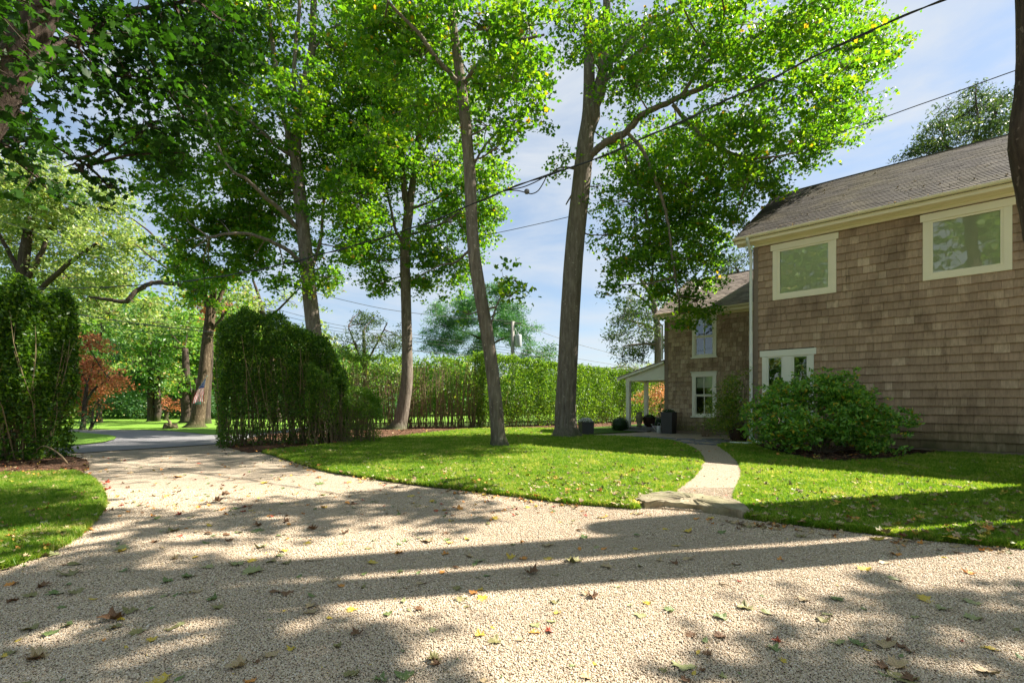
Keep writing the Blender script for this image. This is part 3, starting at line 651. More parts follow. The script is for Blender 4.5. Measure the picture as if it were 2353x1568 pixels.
def roof_geo(mb, s0, s1, t0, t1, key, tint):
    o, _, _, de, ze, dr, zr = roofs[key]; nrm = (HZ * (dr - de) - HD * (zr - ze)).normalized()
    def q(s, t, h): return W(s, de + (dr - de) * t, ze + (zr - ze) * t) + nrm * h
    hh = .020 + random.uniform(0, .006)
    v = [q(s0, t0, hh), q(s1, t0, hh), q(s1, t1, .009), q(s0, t1, .009), q(s0, t0, .001), q(s1, t0, .001), q(s1, t1, .001), q(s0, t1, .001)]
    mb.add(v, [(0, 1, 2, 3), (4, 5, 1, 0), (0, 3, 7, 4), (1, 5, 6, 2)], tint)
for rf, wid in ((roof_main, .33), (roof_wing, .28)):
    o, s0, s1, de, ze, dr, zr = roofs[rf.name]; Ls = math.hypot(dr - de, zr - ze); rows = int(Ls / .145)
    for r in range(rows):
        s = s0 - random.uniform(0, wid)
        while s < s1:
            wd = wid * random.uniform(.7, 1.25); a, b = max(s, s0), min(s + wd, s1)
            if b - a > .02: pieces['r'].append((a + .003, b - .003, r / rows + random.uniform(-.0015, .0015), (r + 1) / rows + .004, rf.name, rf, M['asphalt_shingle'] if rf is roof_main else M['asphalt_pale'], random.random()))
            s += wd
place_pieces(pieces['r'], roof_geo, 'roof_shingle', 'roof_shingles', 'r')
mb = MB(); mb.tube([W(-.45, 3.85, 8.455), W(WALL_L + .4, 3.85, 8.455)], .035, 6); hpart(mb, 'ridge_cap', M['asphalt_shingle'])
mb = MB(); mb.tube([W(-4.3, 5.5, 6.395), W(-.01, 5.5, 6.395)], .035, 6); hpart(mb, 'ridge_cap', M['asphalt_shingle'])

# cornice: frieze, soffit, crown moulding and gutter
def cornice(s0, s1, d, zf0, zf1, ze, de, over):
    mb = MB(); hbox(mb, s0, s1, d - .035, d + .0, zf0, zf1); hpart(mb, 'frieze_board', M['trim'])
    mb = MB(); hbox(mb, s0 - over, s1, de + .02, d - .002, zf1 + .003, zf1 + .03); hpart(mb, 'soffit', M['trim'])
    mb = MB(); prof = [(0, 0), (.03, 0), (.05, .03), (.09, .06), (.11, .10), (.12, .12), (0, .12)]
    a = [W(s0 - over, d - .036 - q[0], zf1 - .12 + q[1]) for q in prof]; b = [W(s1, d - .036 - q[0], zf1 - .12 + q[1]) for q in prof]; n = len(prof)
    mb.add(a + b, [(i, n + i, n + (i + 1) % n, (i + 1) % n) for i in range(n)] + [tuple(range(n)), tuple(reversed(range(n, 2 * n)))]); hpart(mb, 'crown_moulding', M['trim'])
    mb = MB(); hbox(mb, s0 - over, s1, de, de + .02, ze - .20, ze - .095); hpart(mb, 'fascia_board', M['trim'])
    # half-round gutter
    mb = MB(); vs = []; m = 9
    for s in (s0 - over - .02, s1):
        for k in range(m):
            th = math.pi * k / (m - 1); vs.append(W(s, de - .066 + .062 * math.cos(th), ze - .045 - .065 * math.sin(th)))
        for k in reversed(range(m)):
            th = math.pi * k / (m - 1); vs.append(W(s, de - .066 + .055 * math.cos(th), ze - .045 - .058 * math.sin(th)))
    n = 2 * m
    mb.add(vs, [(i, (i + 1) % n, n + (i + 1) % n, n + i) for i in range(n)] + [tuple(range(n)), tuple(reversed(range(n, 2 * n)))])
    g = hpart(mb, 'gutter', M['trim'])
    s = s0 + .4
    while s < s1:
        mb = MB(); pts = [W(s, de - .066 + .069 * math.cos(math.pi * k / 8), ze - .045 - .072 * math.sin(math.pi * k / 8)) for k in range(9)]
        mb.tube(pts, .007, 5); hpart(mb, 'gutter_bracket', M['trim'], g); s += 1.05
cornice(0, WALL_L, 0, 5.63, 5.82, 5.92, -.36, .45)
cornice(-4.02, -.004, 2.86, 4.33, 4.50, 4.585, 2.50, .28)
mb = MB(); zz = 5.74
v = [W(-.45, -.36, 5.70), W(-.45, -.36, 5.88), W(-.45, 3.85, 8.42), W(-.45, 3.85, 8.22)]; v2 = [p + HR * .03 for p in v]
mb.add(v + v2, [(0, 1, 2, 3), (7, 6, 5, 4), (0, 3, 7, 4), (0, 4, 5, 1)]); 
v = [W(-4.3, 2.5, 4.38), W(-4.3, 2.5, 4.55), W(-4.3, 5.5, 6.36), W(-4.3, 5.5, 6.18)]; v2 = [p + HR * .03 for p in v]
mb.add(v + v2, [(0, 1, 2, 3), (7, 6, 5, 4), (0, 3, 7, 4), (0, 4, 5, 1)]); hpart(mb, 'rake_board', M['trim'])
mb = MB(); hbox(mb, 0, .10, -.034, 0, .05, 5.63); hbox(mb, -.03, -.001, -.034, .12, .05, 5.63); hpart(mb, 'corner_board', M['corner'])
mb = MB(); hbox(mb, -4.02, -3.90, 2.82, 2.86, .05, 4.33); hbox(mb, -4.05, -4.021, 2.82, 2.98, .05, 4.33); hpart(mb, 'corner_board', M['corner'])
mb = MB(); hbox(mb, .0, WALL_L, -.03, -.001, .03, .115); hbox(mb, -4.02, -.02, 2.83, 2.859, .03, .115); hpart(mb, 'base_board', M['corner'])
# downspouts
mb = MB(); mb.tube([W(-.07, -.43, 5.83), W(-.07, -.43, 5.76), W(-.07, -.15, 5.48), W(-.07, -.10, 5.40), W(-.07, -.10, 3.2)], .042, 10)
mb.tube([W(-.07, -.10, 3.21), W(-.07, -.10, .26), W(-.05, -.14, .16), W(.12, -.36, .07), W(.34, -.62, .06)], [.047, .047, .05, .05, .052], 10); hpart(mb, 'downspout', M['gutter_white'])
mb = MB(); mb.tube([W(-4.22, 2.44, 4.5), W(-4.22, 2.6, 4.3), W(-4.12, 2.78, 4.15), W(-4.12, 2.78, 2.85)], .036, 8); hpart(mb, 'downspout', M['gutter_white'])

# windows
def casing(s0, s1, z0, z1, d, head, side=.16, foot=.14, mat='trim', lap=.06, cap=False):
    w_ = MB(); hbox(w_, s0, s0 + side, d - .05, d + .02, z0, z1 - head); hbox(w_, s1 - side, s1, d - .05, d + .02, z0, z1 - head)
    hbox(w_, s0 + side, s1 - side, d - .05, d + .02, z0, z0 + foot)
    o = hpart(w_, 'window', M[mat])
    h = MB(); hbox(h, s0 - lap, s1 + lap, d - .062, d + .02, z1 - head + .002, z1)
    if cap: hbox(h, s0 - lap - .03, s1 + lap + .03, d - .10, d + .0, z1 + .001, z1 + .03)
    hpart(h, 'head_trim', M[mat], o); return o
def sash(o, s0, s1, z0, z1, d, t, mat='trim', bars=0, name='sash'):
    b = MB(); hbox(b, s0, s0 + t, d, d + .035, z0, z1); hbox(b, s1 - t, s1, d, d + .035, z0, z1)
    hbox(b, s0 + t, s1 - t, d, d + .035, z0, z0 + t); hbox(b, s0 + t, s1 - t, d, d + .035, z1 - t, z1); hpart(b, name, M[mat], o)
    g = MB(); g.add([W(s0 + t, d + .018, z0 + t), W(s1 - t, d + .018, z0 + t), W(s1 - t, d + .018, z1 - t), W(s0 + t, d + .018, z1 - t)], [(0, 1, 2, 3)]); hpart(g, 'pane', M['glass'], o)
    for k in range(bars):
        x = s0 + t + (s1 - s0 - 2 * t) * (k + 1) / (bars + 1); m = MB(); hbox(m, x - .011, x + .011, d - .004, d + .014, z0 + t, z1 - t); hpart(m, 'glazing_bar', M[mat], o)
for a, b, c, e in (MAIN_WIN[0], MAIN_WIN[1], MAIN_WIN[3]):
    o = casing(a, b, c, e, 0, .17, .13, .12, lap=.05)
    sash(o, a + .13, b - .13, c + .12, e - .168, -.036, .05); sash_in = MB()
    bl = MB(); hbox(bl, a + .14, b - .14, .012, .016, c + .14, e - .18); hpart(bl, 'blind', M['blind'], o)
a, b, c, e = MAIN_WIN[2]
o = casing(a, b, c, e, 0, .17, .12, .14, 'trim_white', lap=.055); mu = MB(); hbox(mu, .745, .965, -.049, .02, c + .14, e - .17); hpart(mu, 'mullion', M['trim_white'], o)
sash(o, a + .12, .745, c + .14, e - .168, -.034, .045, 'trim_white'); sash(o, .965, b - .12, c + .14, e - .168, -.034, .045, 'trim_white')
a, b, c, e = MAIN_WIN[4]; o = casing(a, b, c, e, 0, .17, .13, .12, 'trim_white'); sash(o, a + .13, b - .13, c + .12, e - .168, -.036, .05, 'trim_white', 1)
for i, (a, b, c, e) in enumerate(WING_WIN):
    o = casing(a, b, c, e, 2.86, .13, .105, .06, 'trim_white', lap=.02, cap=True); si = MB(); hbox(si, a - .04, b + .04, 2.77, 2.86, c - .045, c - .001); hpart(si, 'sill', M['trim_white'], o)
    zm = (c + .06 + e - .13) / 2
    sash(o, a + .105, b - .105, zm + .002, e - .128, 2.815, .035, 'trim_white', 1); sash(o, a + .105, b - .105, c + .06, zm - .001, 2.852, .04, 'trim_white', 1)
    bl = MB(); hbox(bl, a + .13, b - .13, 2.93, 2.935, (zm + .45 if i == 0 else zm + .28), e - .14); hpart(bl, 'blind', M['blind_white'], o)

# portico: deck, step, posts, beam, triangular infill, lean-to roof
mb = MB(); 
for k in range(9): hbox(mb, -5.95 + k * .222, -5.95 + k * .222 + .214, 2.70, 4.75, .13, .165)
deck_o = hpart(mb, 'porch_deck', M['deck'])
mb = MB(); hbox(mb, -5.95, -3.96, 2.73, 4.7, .02, .128); hpart(mb, 'deck_skirt', M['deck'])
mb = MB(); hbox(mb, -5.75, -4.55, 2.38, 2.70, .02, .085); hpart(mb, 'porch_step', M['deck'])
def post(s, d, w_=.155, z1=2.05):
    p = MB(); hbox(p, s - w_ / 2, s + w_ / 2, d, d + w_, .166, z1); q = hpart(p, 'porch_post', M['trim_white'])
post(-5.68, 2.90); post(-5.68, 4.45, .15); post(-4.14, 4.45, .15, 2.05)
mb = MB(); hbox(mb, -5.78, -4.055, 2.89, 3.06, 2.052, 2.24); hbox(mb, -5.78, -5.60, 3.062, 4.62, 2.052, 2.18); hbox(mb, -5.598, -4.055, 4.46, 4.62, 2.052, 2.2); hpart(mb, 'porch_beam', M['trim_white'])
mb = MB(); v = [W(-5.80, 2.92, 2.242), W(-4.055, 2.92, 2.242), W(-4.055, 2.92, 2.76), W(-5.80, 2.92, 2.26)]; v2 = [p + HD * .04 for p in v]
mb.add(v + v2, [(0, 1, 2, 3), (7, 6, 5, 4), (2, 6, 7, 3), (0, 4, 5, 1)]); hpart(mb, 'porch_gable', M['trim_white'])
mb = MB(); v = [W(-6.1, 2.76, 2.17), W(-4.055, 2.76, 2.785), W(-4.055, 4.85, 2.785), W(-6.1, 4.85, 2.17)]; v2 = [p + HZ * .05 for p in v]
mb.add(v + v2, [(3, 2, 1, 0), (4, 5, 6, 7), (0, 1, 5, 4), (1, 2, 6, 5), (2, 3, 7, 6), (3, 0, 4, 7)]); hpart(mb, 'porch_roof', M['asphalt_pale'])
mb = MB(); v = [W(-6.1, 2.755, 2.09), W(-4.055, 2.755, 2.70), W(-4.055, 2.755, 2.775), W(-6.1, 2.755, 2.165)]; v2 = [p + HD * .13 for p in v]
mb.add(v + v2, [(0, 1, 2, 3), (7, 6, 5, 4), (2, 6, 7, 3), (0, 4, 5, 1), (0, 3, 7, 4)]); hpart(mb, 'porch_rake_board', M['trim_white'])

# ------------------------------------------------------------------ trees
HOUSE_S, HOUSE_D = np.array(HR)[:2], np.array(HD)[:2]
def outside_house(pos, m=.08):
    q = pos[:, :2] - np.array(HC)[:2]; s = q @ HOUSE_S; d = q @ HOUSE_D; z = pos[:, 2]
    main = (s > -.6) & (s < 11.6) & (d > -m - .35 * (z > 5)) & (d < 8.5) & (z < np.minimum(6.1 + .61 * np.maximum(d, 0), 8.9))
    wing = (s > -4.5) & (s < 0) & (d > 2.8 - m - .3 * (z > 3.8)) & (z < np.minimum(4.9 + .61 * np.maximum(d - 2.8, 0), 6.8)) & (d < 8.6)
    return ~(main | wing)
def blob_leaves(blobs, Z, leaf, dens, clump=.30, kids=9, per=26, zoff=0.8, twig=None, limbs=None, keepf=None, flat=.55, spread=1.0):
    """blobs: (x, y, rx, ry[, dZ]) measured on the photo at distance Z -> leaf positions in 3-D clumps; twigs join clumps to the limbs"""
    out = []; tips = []
    for b in blobs:
        x, y, rx, ry = b[:4]; dz = b[4] if len(b) > 4 else rng.uniform(-zoff, zoff)
        z_ = Z + dz; c = np.array(P(x, y, z_)); R = np.array([rx, 0, ry]) * z_ / FD; R[1] = min(R[0], R[2]) * .95 + .15
        n_sub = max(3, int(kids * (R[0] * R[2]) ** .5 / 1.2 + kids * .4))
        u = rng.normal(size=(n_sub, 3)); u /= np.linalg.norm(u, axis=1, keepdims=True); u *= rng.random((n_sub, 1)) ** .40
        sc = c + u * R * .86
        rs = clump * R.min() * 1.35 + .16
        area = math.pi * R[0] * R[2]; ncl = max(n_sub, int(area * dens / per))
        ii = rng.integers(0, n_sub, ncl); v = rng.normal(size=(ncl, 3)) * np.array([1, 1, .72]) * rs * .62
        cl = sc[ii] + v
        k = per + rng.integers(-per // 3, per // 3 + 1, ncl)
        rep = np.repeat(np.arange(ncl), k); off = rng.normal(size=(len(rep), 3)) * np.array([.16, .16, .07]) * spread * (leaf / .12) ** .5
        off[:, 2] -= np.linalg.norm(off[:, :2], axis=1) * .35
        out.append(cl[rep] + off); tips.append((c, sc, ii, cl))
        if twig is not None:
            base = None
            if limbs is not None and len(limbs):
                Lp = np.array(limbs); j = np.argmin(np.linalg.norm(Lp - c, axis=1)); base = Lp[j]
                m = (base + c) / 2 + rng.normal(size=3) * .12 * np.linalg.norm(base - c) * .4
                twig.tube([base, m, c], [.030, .022, .016], 5, False)
            for q, s_ in enumerate(sc):
                m = (c + s_) / 2 + rng.normal(size=3) * .06; m[2] += .05; twig.tube([c, m, s_], [.015, .011, .008], 4, False)
            for q in range(0, ncl, 2):
                twig.tube([sc[ii[q]], (sc[ii[q]] + cl[q]) / 2 + rng.normal(size=3) * .03, cl[q]], [.007, .005, .003], 3, False)
    pos = np.concatenate(out)
    ok = outside_house(pos)
    return pos[ok] if keepf is None else pos[ok & keepf(pos)]
def tree(name, label, cat, group, Z, trunk, limbs, blobs, leaf=.115, dens=420, mat='maple', bark='bark', kind='maple', flat=.5, extra=None, trunk_n=14, zoff=1.2, tilt=0.25, shade_blobs=None, per=26, clump=.30, tintbias=None, root=True, keepf=None, tw=True, bare=0):
    """trunk: [(x, y, half width px[, dZ])]; limbs likewise"""
    def wp(p): return P(p[0], p[1], Z + (p[3] if len(p) > 3 else 0))
    tp = [wp(p) for p in trunk]; tr = [p[2] * (Z + (p[3] if len(p) > 3 else 0)) / FD for p in trunk]
    o = empty(name, (tp[0].x, tp[0].y, max(tp[0].z, 0) if abs(tp[0].z) < 1 else tp[0].z)); tag(o, label, cat, group)
    if root:
        tp[0].z = -.05; d = tp[1] - tp[0]; tp = [tp[0], tp[0] + d * .12 + Vector((0, 0, .05)), tp[0] + d * .42] + tp[1:]; tr = [tr[0] * 1.7, tr[0] * 1.12, (tr[0] * .35 + tr[1] * .65)] + tr[1:]
    pp, rr = smooth_path(tp, tr, 7); mb = MB(); mb.tube(pp, rr, trunk_n, True, .035, 9 if root else 0)
    t = mb.build('trunk', M[bark], smooth=True); keep(t, o); lp = [tuple(p) for p in pp[int(len(pp) * .45):]]
    for l in limbs:
        q, r = smooth_path([wp(p) for p in l], [p[2] * Z / FD for p in l], 6); mb = MB()
        q = [a + Vector((random.uniform(-1, 1), random.uniform(-1, 1), random.uniform(-1, 1))) * r[i] * .25 * (i > 0) for i, a in enumerate(q)]
        mb.tube(q, r, 8, True, .05); lo = mb.build('limb', M[bark], smooth=True); keep(lo, o); lp += [tuple(a) for a in q[len(q) // 3:]]
    twig = MB() if tw else None; pos = []
    if blobs: pos.append(blob_leaves(blobs, Z, leaf, dens, clump, twig=twig, limbs=lp, zoff=zoff, per=per, keepf=keepf))
    if shade_blobs: pos.append(blob_leaves(shade_blobs, Z, leaf * 1.6, dens * .42, clump, twig=twig, limbs=lp, zoff=2.0, per=16))
    pos = np.concatenate(pos)
    if bare:   # crowns are bare close to the bole
        T_ = np.array([tuple(p) for p in pp]); dd = np.min(np.stack([np.linalg.norm(pos[:, :2] - q[:2], axis=1) + .25 * np.abs(pos[:, 2] - q[2]) for q in T_[::3]]), 0); pos = pos[rng.random(len(pos)) < np.clip(dd / bare, .12, 1)]
    tint = np.clip(rng.random(len(pos)) * .8 + rng.normal(0, .07, len(pos)) + .12, 0, 1)
    # autumn patches and lighter sprays hold together over a spray, not over single leaves
    ph = np.sin(pos[:, 0] * 2.1 + pos[:, 2] * 1.3) * np.sin(pos[:, 1] * 1.7 - pos[:, 2] * 2.3)
    tint = np.clip(tint + .16 * ph, 0, .96); tint[rng.random(len(pos)) < .012] = 1.0
    v, f, tt = leaves(pos, leaf, kind, flat, tilt, tint); npmesh('crown', v, f, tt, M[mat], o)
    if twig and twig.v: keep(tag(twig.build('twigs', M['twig'] if bark != 'bark_dark' else M['bark_dark']), kind='stuff'), o)
    return o

# tall maple by the path (the thick straight trunk)
tree('maple_tree', 'tallest maple with thick straight grey trunk on the lawn in front of the porch', 'tree', 'maples round the lawn', 16.0,
     [(1300, 1006, 30), (1299, 940, 24), (1303, 850, 22.5), (1311, 700, 22), (1321, 550, 21.5), (1335, 420, 21), (1345, 330, 19), (1352, 250, 14), (1353, 120, 12), (1350, 0, 11), (1343, -150, 9, .3), (1340, -350, 6, .5)],
     [[(1347, 330, 12), (1372, 230, 13, -.1), (1386, 140, 11, -.2), (1390, 40, 9, -.3), (1402, -90, 7, -.5), (1420, -260, 4, -.5)],
      [(1350, 372, 8.5), (1375, 338, 8, -.3), (1440, 300, 7.5, -.7), (1480, 262, 6.5, -1.0), (1560, 225, 5.3, -1.4), (1640, 192, 5, -1.7), (1720, 178, 3.5, -2.0), (1800, 190, 2, -2.2)],
      [(1388, 165, 7, -.2), (1430, 110, 7, -.1), (1490, 52, 6, .3), (1560, 20, 4.5, .8), (1680, -60, 3, 1.2)],
      [(1384, 190, 6.5, -.2), (1455, 130, 6, .5), (1520, 88, 5.5, .9), (1620, 96, 4, 1.3), (1700, 115, 3, 1.6), (1800, 110, 2, 1.8)],
      [(1440, 302, 4, -.7), (1478, 350, 4, -.9), (1508, 420, 3.5, -1.1), (1532, 500, 3, -1.2), (1545, 600, 2, -1.3), (1560, 690, 1.4, -1.3)],
      [(1425, 306, 3.5, -.7), (1440, 370, 3.5, -.5), (1470, 430, 3, -.3), (1490, 520, 2.2, -.2), (1500, 620, 1.4, -.2)],
      [(1545, 240, 4, -1.3), (1590, 292, 4, -1.4), (1640, 330, 3.5, -1.6), (1690, 356, 3, -1.8), (1760, 362, 2, -1.9), (1830, 350, 1.2, -2)],
      [(1560, 228, 3.5, -1.4), (1600, 170, 4, -1.8), (1650, 125, 3.2, -2.2), (1740, 80, 2.5, -2.6), (1850, 70, 1.6, -2.9)],
      [(1300, 470, 1.5, .0), (1335, 400, 3, .0), (1290, 385, 2, -.2), (1262, 402, 1.2, -.3)]],
     [(1960, 110, 110, 75), (2030, 95, 60, 45), (1860, 215, 130, 100, -2.8), (1960, 215, 75, 55), (1770, 60, 170, 105, -3.6), (1890, 20, 110, 60), (1610, 90, 160, 110, -2), (1470, 60, 140, 110), (1680, 280, 150, 105, -2.5), (1830, 330, 95, 60),
      (1900, 300, 70, 45), (1555, 330, 130, 105), (1455, 470, 90, 105), (1560, 500, 110, 100), (1650, 420, 105, 90), (1545, 610, 105, 75), (1600, 690, 55, 42), (1425, 590, 55, 65), (1735, 420, 75, 50), (1690, 500, 45, 42), (1640, 600, 50, 60),
      (1292, 375, 30, 24, -.2), (1280, 392, 20, 12, -.3), (1370, 430, 18, 30), (1490, 655, 60, 45), (1560, 720, 35, 26), (1395, 540, 40, 40), (1405, 330, 40, 60), (1460, 200, 90, 80), (1345, 90, 90, 90, -1.5), (1420, 655, 35, 22), (1570, 420, 105, 85), (1620, 540, 70, 60), (1490, 400, 80, 60), (1700, 375, 80, 55), (1500, 560, 70, 50)],
     dens=440, bare=1.5, leaf=.12, kind='maple_far', shade_blobs=[(1400, -160, 300, 120), (1750, -120, 280, 120), (1600, -350, 300, 140), (1200, -250, 200, 120), (1727, -70, 110, 70, -5), (1527, -70, 100, 60, -4.8), (1900, -90, 110, 70, -5.2), (1640, -100, 90, 60, -6)])
# leaning maple nearest the drive
tree('maple_tree', 'slender leaning maple standing alone on the lawn nearest the drive edge', 'tree', 'maples round the lawn', 12.6,
     [(1147, 1027, 20), (1141, 960, 16), (1134, 880, 15), (1121, 780, 15), (1102, 670, 15), (1090, 590, 14.5), (1083, 500, 13.5), (1079, 400, 13.5), (1071, 300, 13), (1060, 200, 12), (1046, 100, 9.5), (1036, 0, 9), (1030, -160, 6), (1025, -300, 4)],
     [[(1063, 205, 6), (1035, 170, 5.5, -.2), (1000, 130, 5, -.5), (960, 75, 4, -.8), (925, 40, 3, -1), (880, -10, 2, -1.3)],
      [(1064, 200, 5), (1085, 165, 5, -.2), (1120, 130, 4.5, -.5), (1180, 100, 3.5, -.9), (1250, 80, 2, -1.3)],
      [(1080, 400, 3, 0), (1110, 340, 2.5, .4), (1160, 290, 2, .7), (1200, 270, 1.2, .9)],
      [(1128, 745, 2.2, 0), (1140, 705, 1.8, -.1), (1158, 668, 1.4, -.2), (1185, 640, 1.0, -.3)],
      [(1092, 560, 3.5, 0), (1050, 600, 2.5, .5), (1010, 610, 1.6, .8), (950, 640, 1, 1)]],
     [(1120, 70, 170, 115), (960, 130, 150, 115), (1190, 190, 105, 85), (1010, 240, 115, 85), (1120, 290, 60, 60), (1215, 60, 110, 90), (1180, 290, 40, 30), (870, 60, 120, 90), (1225, 245, 45, 35), (1090, 190, 110, 80), (1140, 340, 30, 26),
      (1168, 640, 34, 15, -.2), (1150, 655, 22, 12, -.1), (1190, 655, 20, 10, -.3), (1172, 680, 14, 8, -.2), (1077, 722, 13, 10, -.1), (1010, 40, 130, 80)],
     dens=330, leaf=.12, bare=1.6, shade_blobs=[(1000, -180, 260, 110), (1200, -160, 200, 110), (850, -150, 200, 110)])
# maple in the mulch bed with a forked stem
tree('maple_tree', 'curved pale trunked maple forking high up, rooted in the mulch bed before the leggy hedge', 'tree', 'maples round the lawn', 20.6,
     [(914, 988, 19), (925, 940, 15), (934, 880, 13.5), (935, 800, 12), (933, 700, 11.5), (930, 610, 11.5), (932, 550, 11), (938, 495, 10.5), (945, 440, 8, .1), (957, 370, 7.5, .2), (962, 310, 7, .2), (961, 240, 6, .3), (966, 150, 5, .4), (972, 40, 4, .5)],
     [[(936, 510, 8), (932, 460, 7.5), (926, 410, 7, -.2), (922, 330, 6.5, -.3), (918, 260, 5.5, -.3), (914, 170, 4, -.4), (905, 60, 3, -.4)],
      [(928, 560, 4), (908, 525, 3.5, -.2), (896, 470, 3, -.3), (880, 410, 2.2, -.4)],
      [(940, 480, 3.5), (985, 465, 2.5, .4), (1040, 440, 2, .8), (1090, 430, 1.2, 1)],
      [(940, 540, 3.0), (1000, 520, 2.5, -.5), (1050, 490, 2, -.8)],
      [(956, 380, 3.5, .2), (975, 345, 3, .4), (1000, 300, 2.2, .6)]],
     [(885, 400, 110, 110), (820, 300, 110, 100), (1020, 250, 100, 90), (940, 640, 40, 30), (830, 520, 95, 85), (1030, 600, 60, 70), (870, 600, 70, 50), (980, 590, 70, 60), (1045, 460, 95, 100), (1120, 410, 38, 80), (1110, 520, 50, 45), (1000, 380, 100, 95), (920, 220, 140, 120), (960, 560, 40, 30, 1), (1135, 480, 28, 40), (985, 650, 40, 30), (1085, 560, 30, 30), (880, 650, 40, 22)],
     dens=430, leaf=.135, bare=1.2, kind='maple_far', shade_blobs=[(930, 60, 180, 110), (880, -100, 220, 100)])
# twin stemmed maple behind the gateway hedge
tree('maple_tree', 'dark multi stemmed maple rising behind the clipped gateway hedge', 'tree', 'maples round the lawn', 18.4,
     [(742, 1004, 22), (738, 900, 18), (726, 800, 16.5), (714, 700, 16), (704, 600, 15), (694, 500, 14.5), (684, 400, 13), (679, 340, 12), (690, 240, 9.5, .1), (702, 180, 8.5, .2), (717, 110, 8, .3), (720, 20, 7, .4), (724, -120, 5, .5)],
     [[(688, 420, 9), (672, 350, 7.5, -.2), (655, 280, 7, -.3), (640, 200, 6, -.4), (628, 110, 5, -.5), (615, 0, 4, -.7), (600, -120, 3, -.9)],
      [(682, 350, 6), (680, 270, 5, -.2), (676, 150, 4.5, -.4), (688, 20, 3.5, -.6), (690, -90, 2.5, -.8)],
      [(690, 535, 6), (655, 492, 5.5, -.6), (612, 455, 4.5, -1.2), (570, 415, 3.5, -1.8), (520, 375, 2.2, -2.3), (470, 250, 1.4, -2.6)],
      [(700, 610, 5.5), (660, 575, 4.5, -.5), (600, 545, 3.5, -1.1), (540, 535, 3, -1.6), (480, 545, 2, -2)],
      [(672, 360, 5), (630, 330, 4, -.5), (590, 290, 3, -1.0), (520, 240, 2.2, -1.5), (450, 180, 1.5, -2)],
      [(706, 640, 4.5), (735, 560, 4, .3), (742, 480, 3.2, .4), (750, 400, 2.4, .5)],
      [(716, 118, 4, .3), (745, 80, 3.5, .5), (790, 50, 2.2, .8)]],
     [(610, 120, 165, 125), (470, 200, 130, 115), (760, 110, 130, 125), (570, 330, 140, 105), (455, 380, 105, 75), (620, 500, 120, 90), (500, 500, 100, 70), (740, 300, 125, 120), (790, 460, 95, 95), (700, 600, 90, 50), (570, 600, 80, 42), (480, 610, 70, 48), (840, 200, 110, 110),
      (745, 640, 48, 36), (470, 660, 50, 25), (680, 400, 90, 80), (410, 560, 40, 40), (640, 650, 60, 26), (540, 560, 60, 50), (800, 570, 50, 35), (860, 330, 80, 80), (380, 420, 80, 70), (420, 490, 70, 60), (350, 330, 80, 70), (680, 230, 110, 90), (560, 480, 80, 60), (800, 380, 90, 80), (600, 400, 100, 70), (400, 620, 40, 30)],
     dens=350, leaf=.145, bare=1.3, kind='maple_far', bark='bark', shade_blobs=[(620, -110, 260, 110), (780, -60, 150, 100), (450, -50, 180, 100)])
# near tree at the left: only its leaning trunk and hanging leaves are in view
tree('maple_tree', 'rough leaning trunk at the upper left corner with dark overhanging leaves', 'tree', 'maples round the lawn', 6.2,
     [(-440, 1150, 48), (-320, 850, 42), (-180, 520, 38), (-50, 300, 37), (38, 150, 35), (100, 10, 31), (170, -160, 26), (260, -380, 18)],
     [[(40, 180, 16), (120, 120, 12, .6), (220, 60, 9, 1.3), (330, 20, 7, 2.0), (450, 0, 5, 2.6)],
      [(-100, 420, 12), (0, 330, 9, .8), (110, 330, 6, 1.8), (200, 380, 4, 2.4)]],
     [(60, 60, 110, 75, .5), (70, 100, 60, 60, -.9), (20, 210, 50, 60, -.8), (110, 20, 60, 50, -.7), (210, 40, 110, 65, 1.2), (330, 70, 110, 70, 1.6), (430, 60, 110, 80, 2.6), (300, 180, 120, 70, 1.8), (400, 230, 100, 80, 2.5), (60, 265, 80, 60, .3), (40, 350, 70, 50, .6), (120, 175, 60, 40, 1), (470, 150, 90, 80, 3), (250, 330, 60, 40, 2), (20, 130, 70, 70, -.3),
      (330, 300, 75, 60, 2.6), (190, 395, 55, 32, 2.2), (250, 430, 45, 26, 2.5), (100, 420, 40, 20, 1.2), (540, 60, 80, 70, 3.5), (180, 110, 70, 50, .6), (390, 350, 60, 40, 3)],
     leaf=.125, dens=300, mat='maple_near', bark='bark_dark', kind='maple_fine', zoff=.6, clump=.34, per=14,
     shade_blobs=[(150, -170, 330, 110, 1), (450, -120, 250, 110, 2), (-150, 0, 160, 160, 0), (300, -380, 380, 140, 0)])
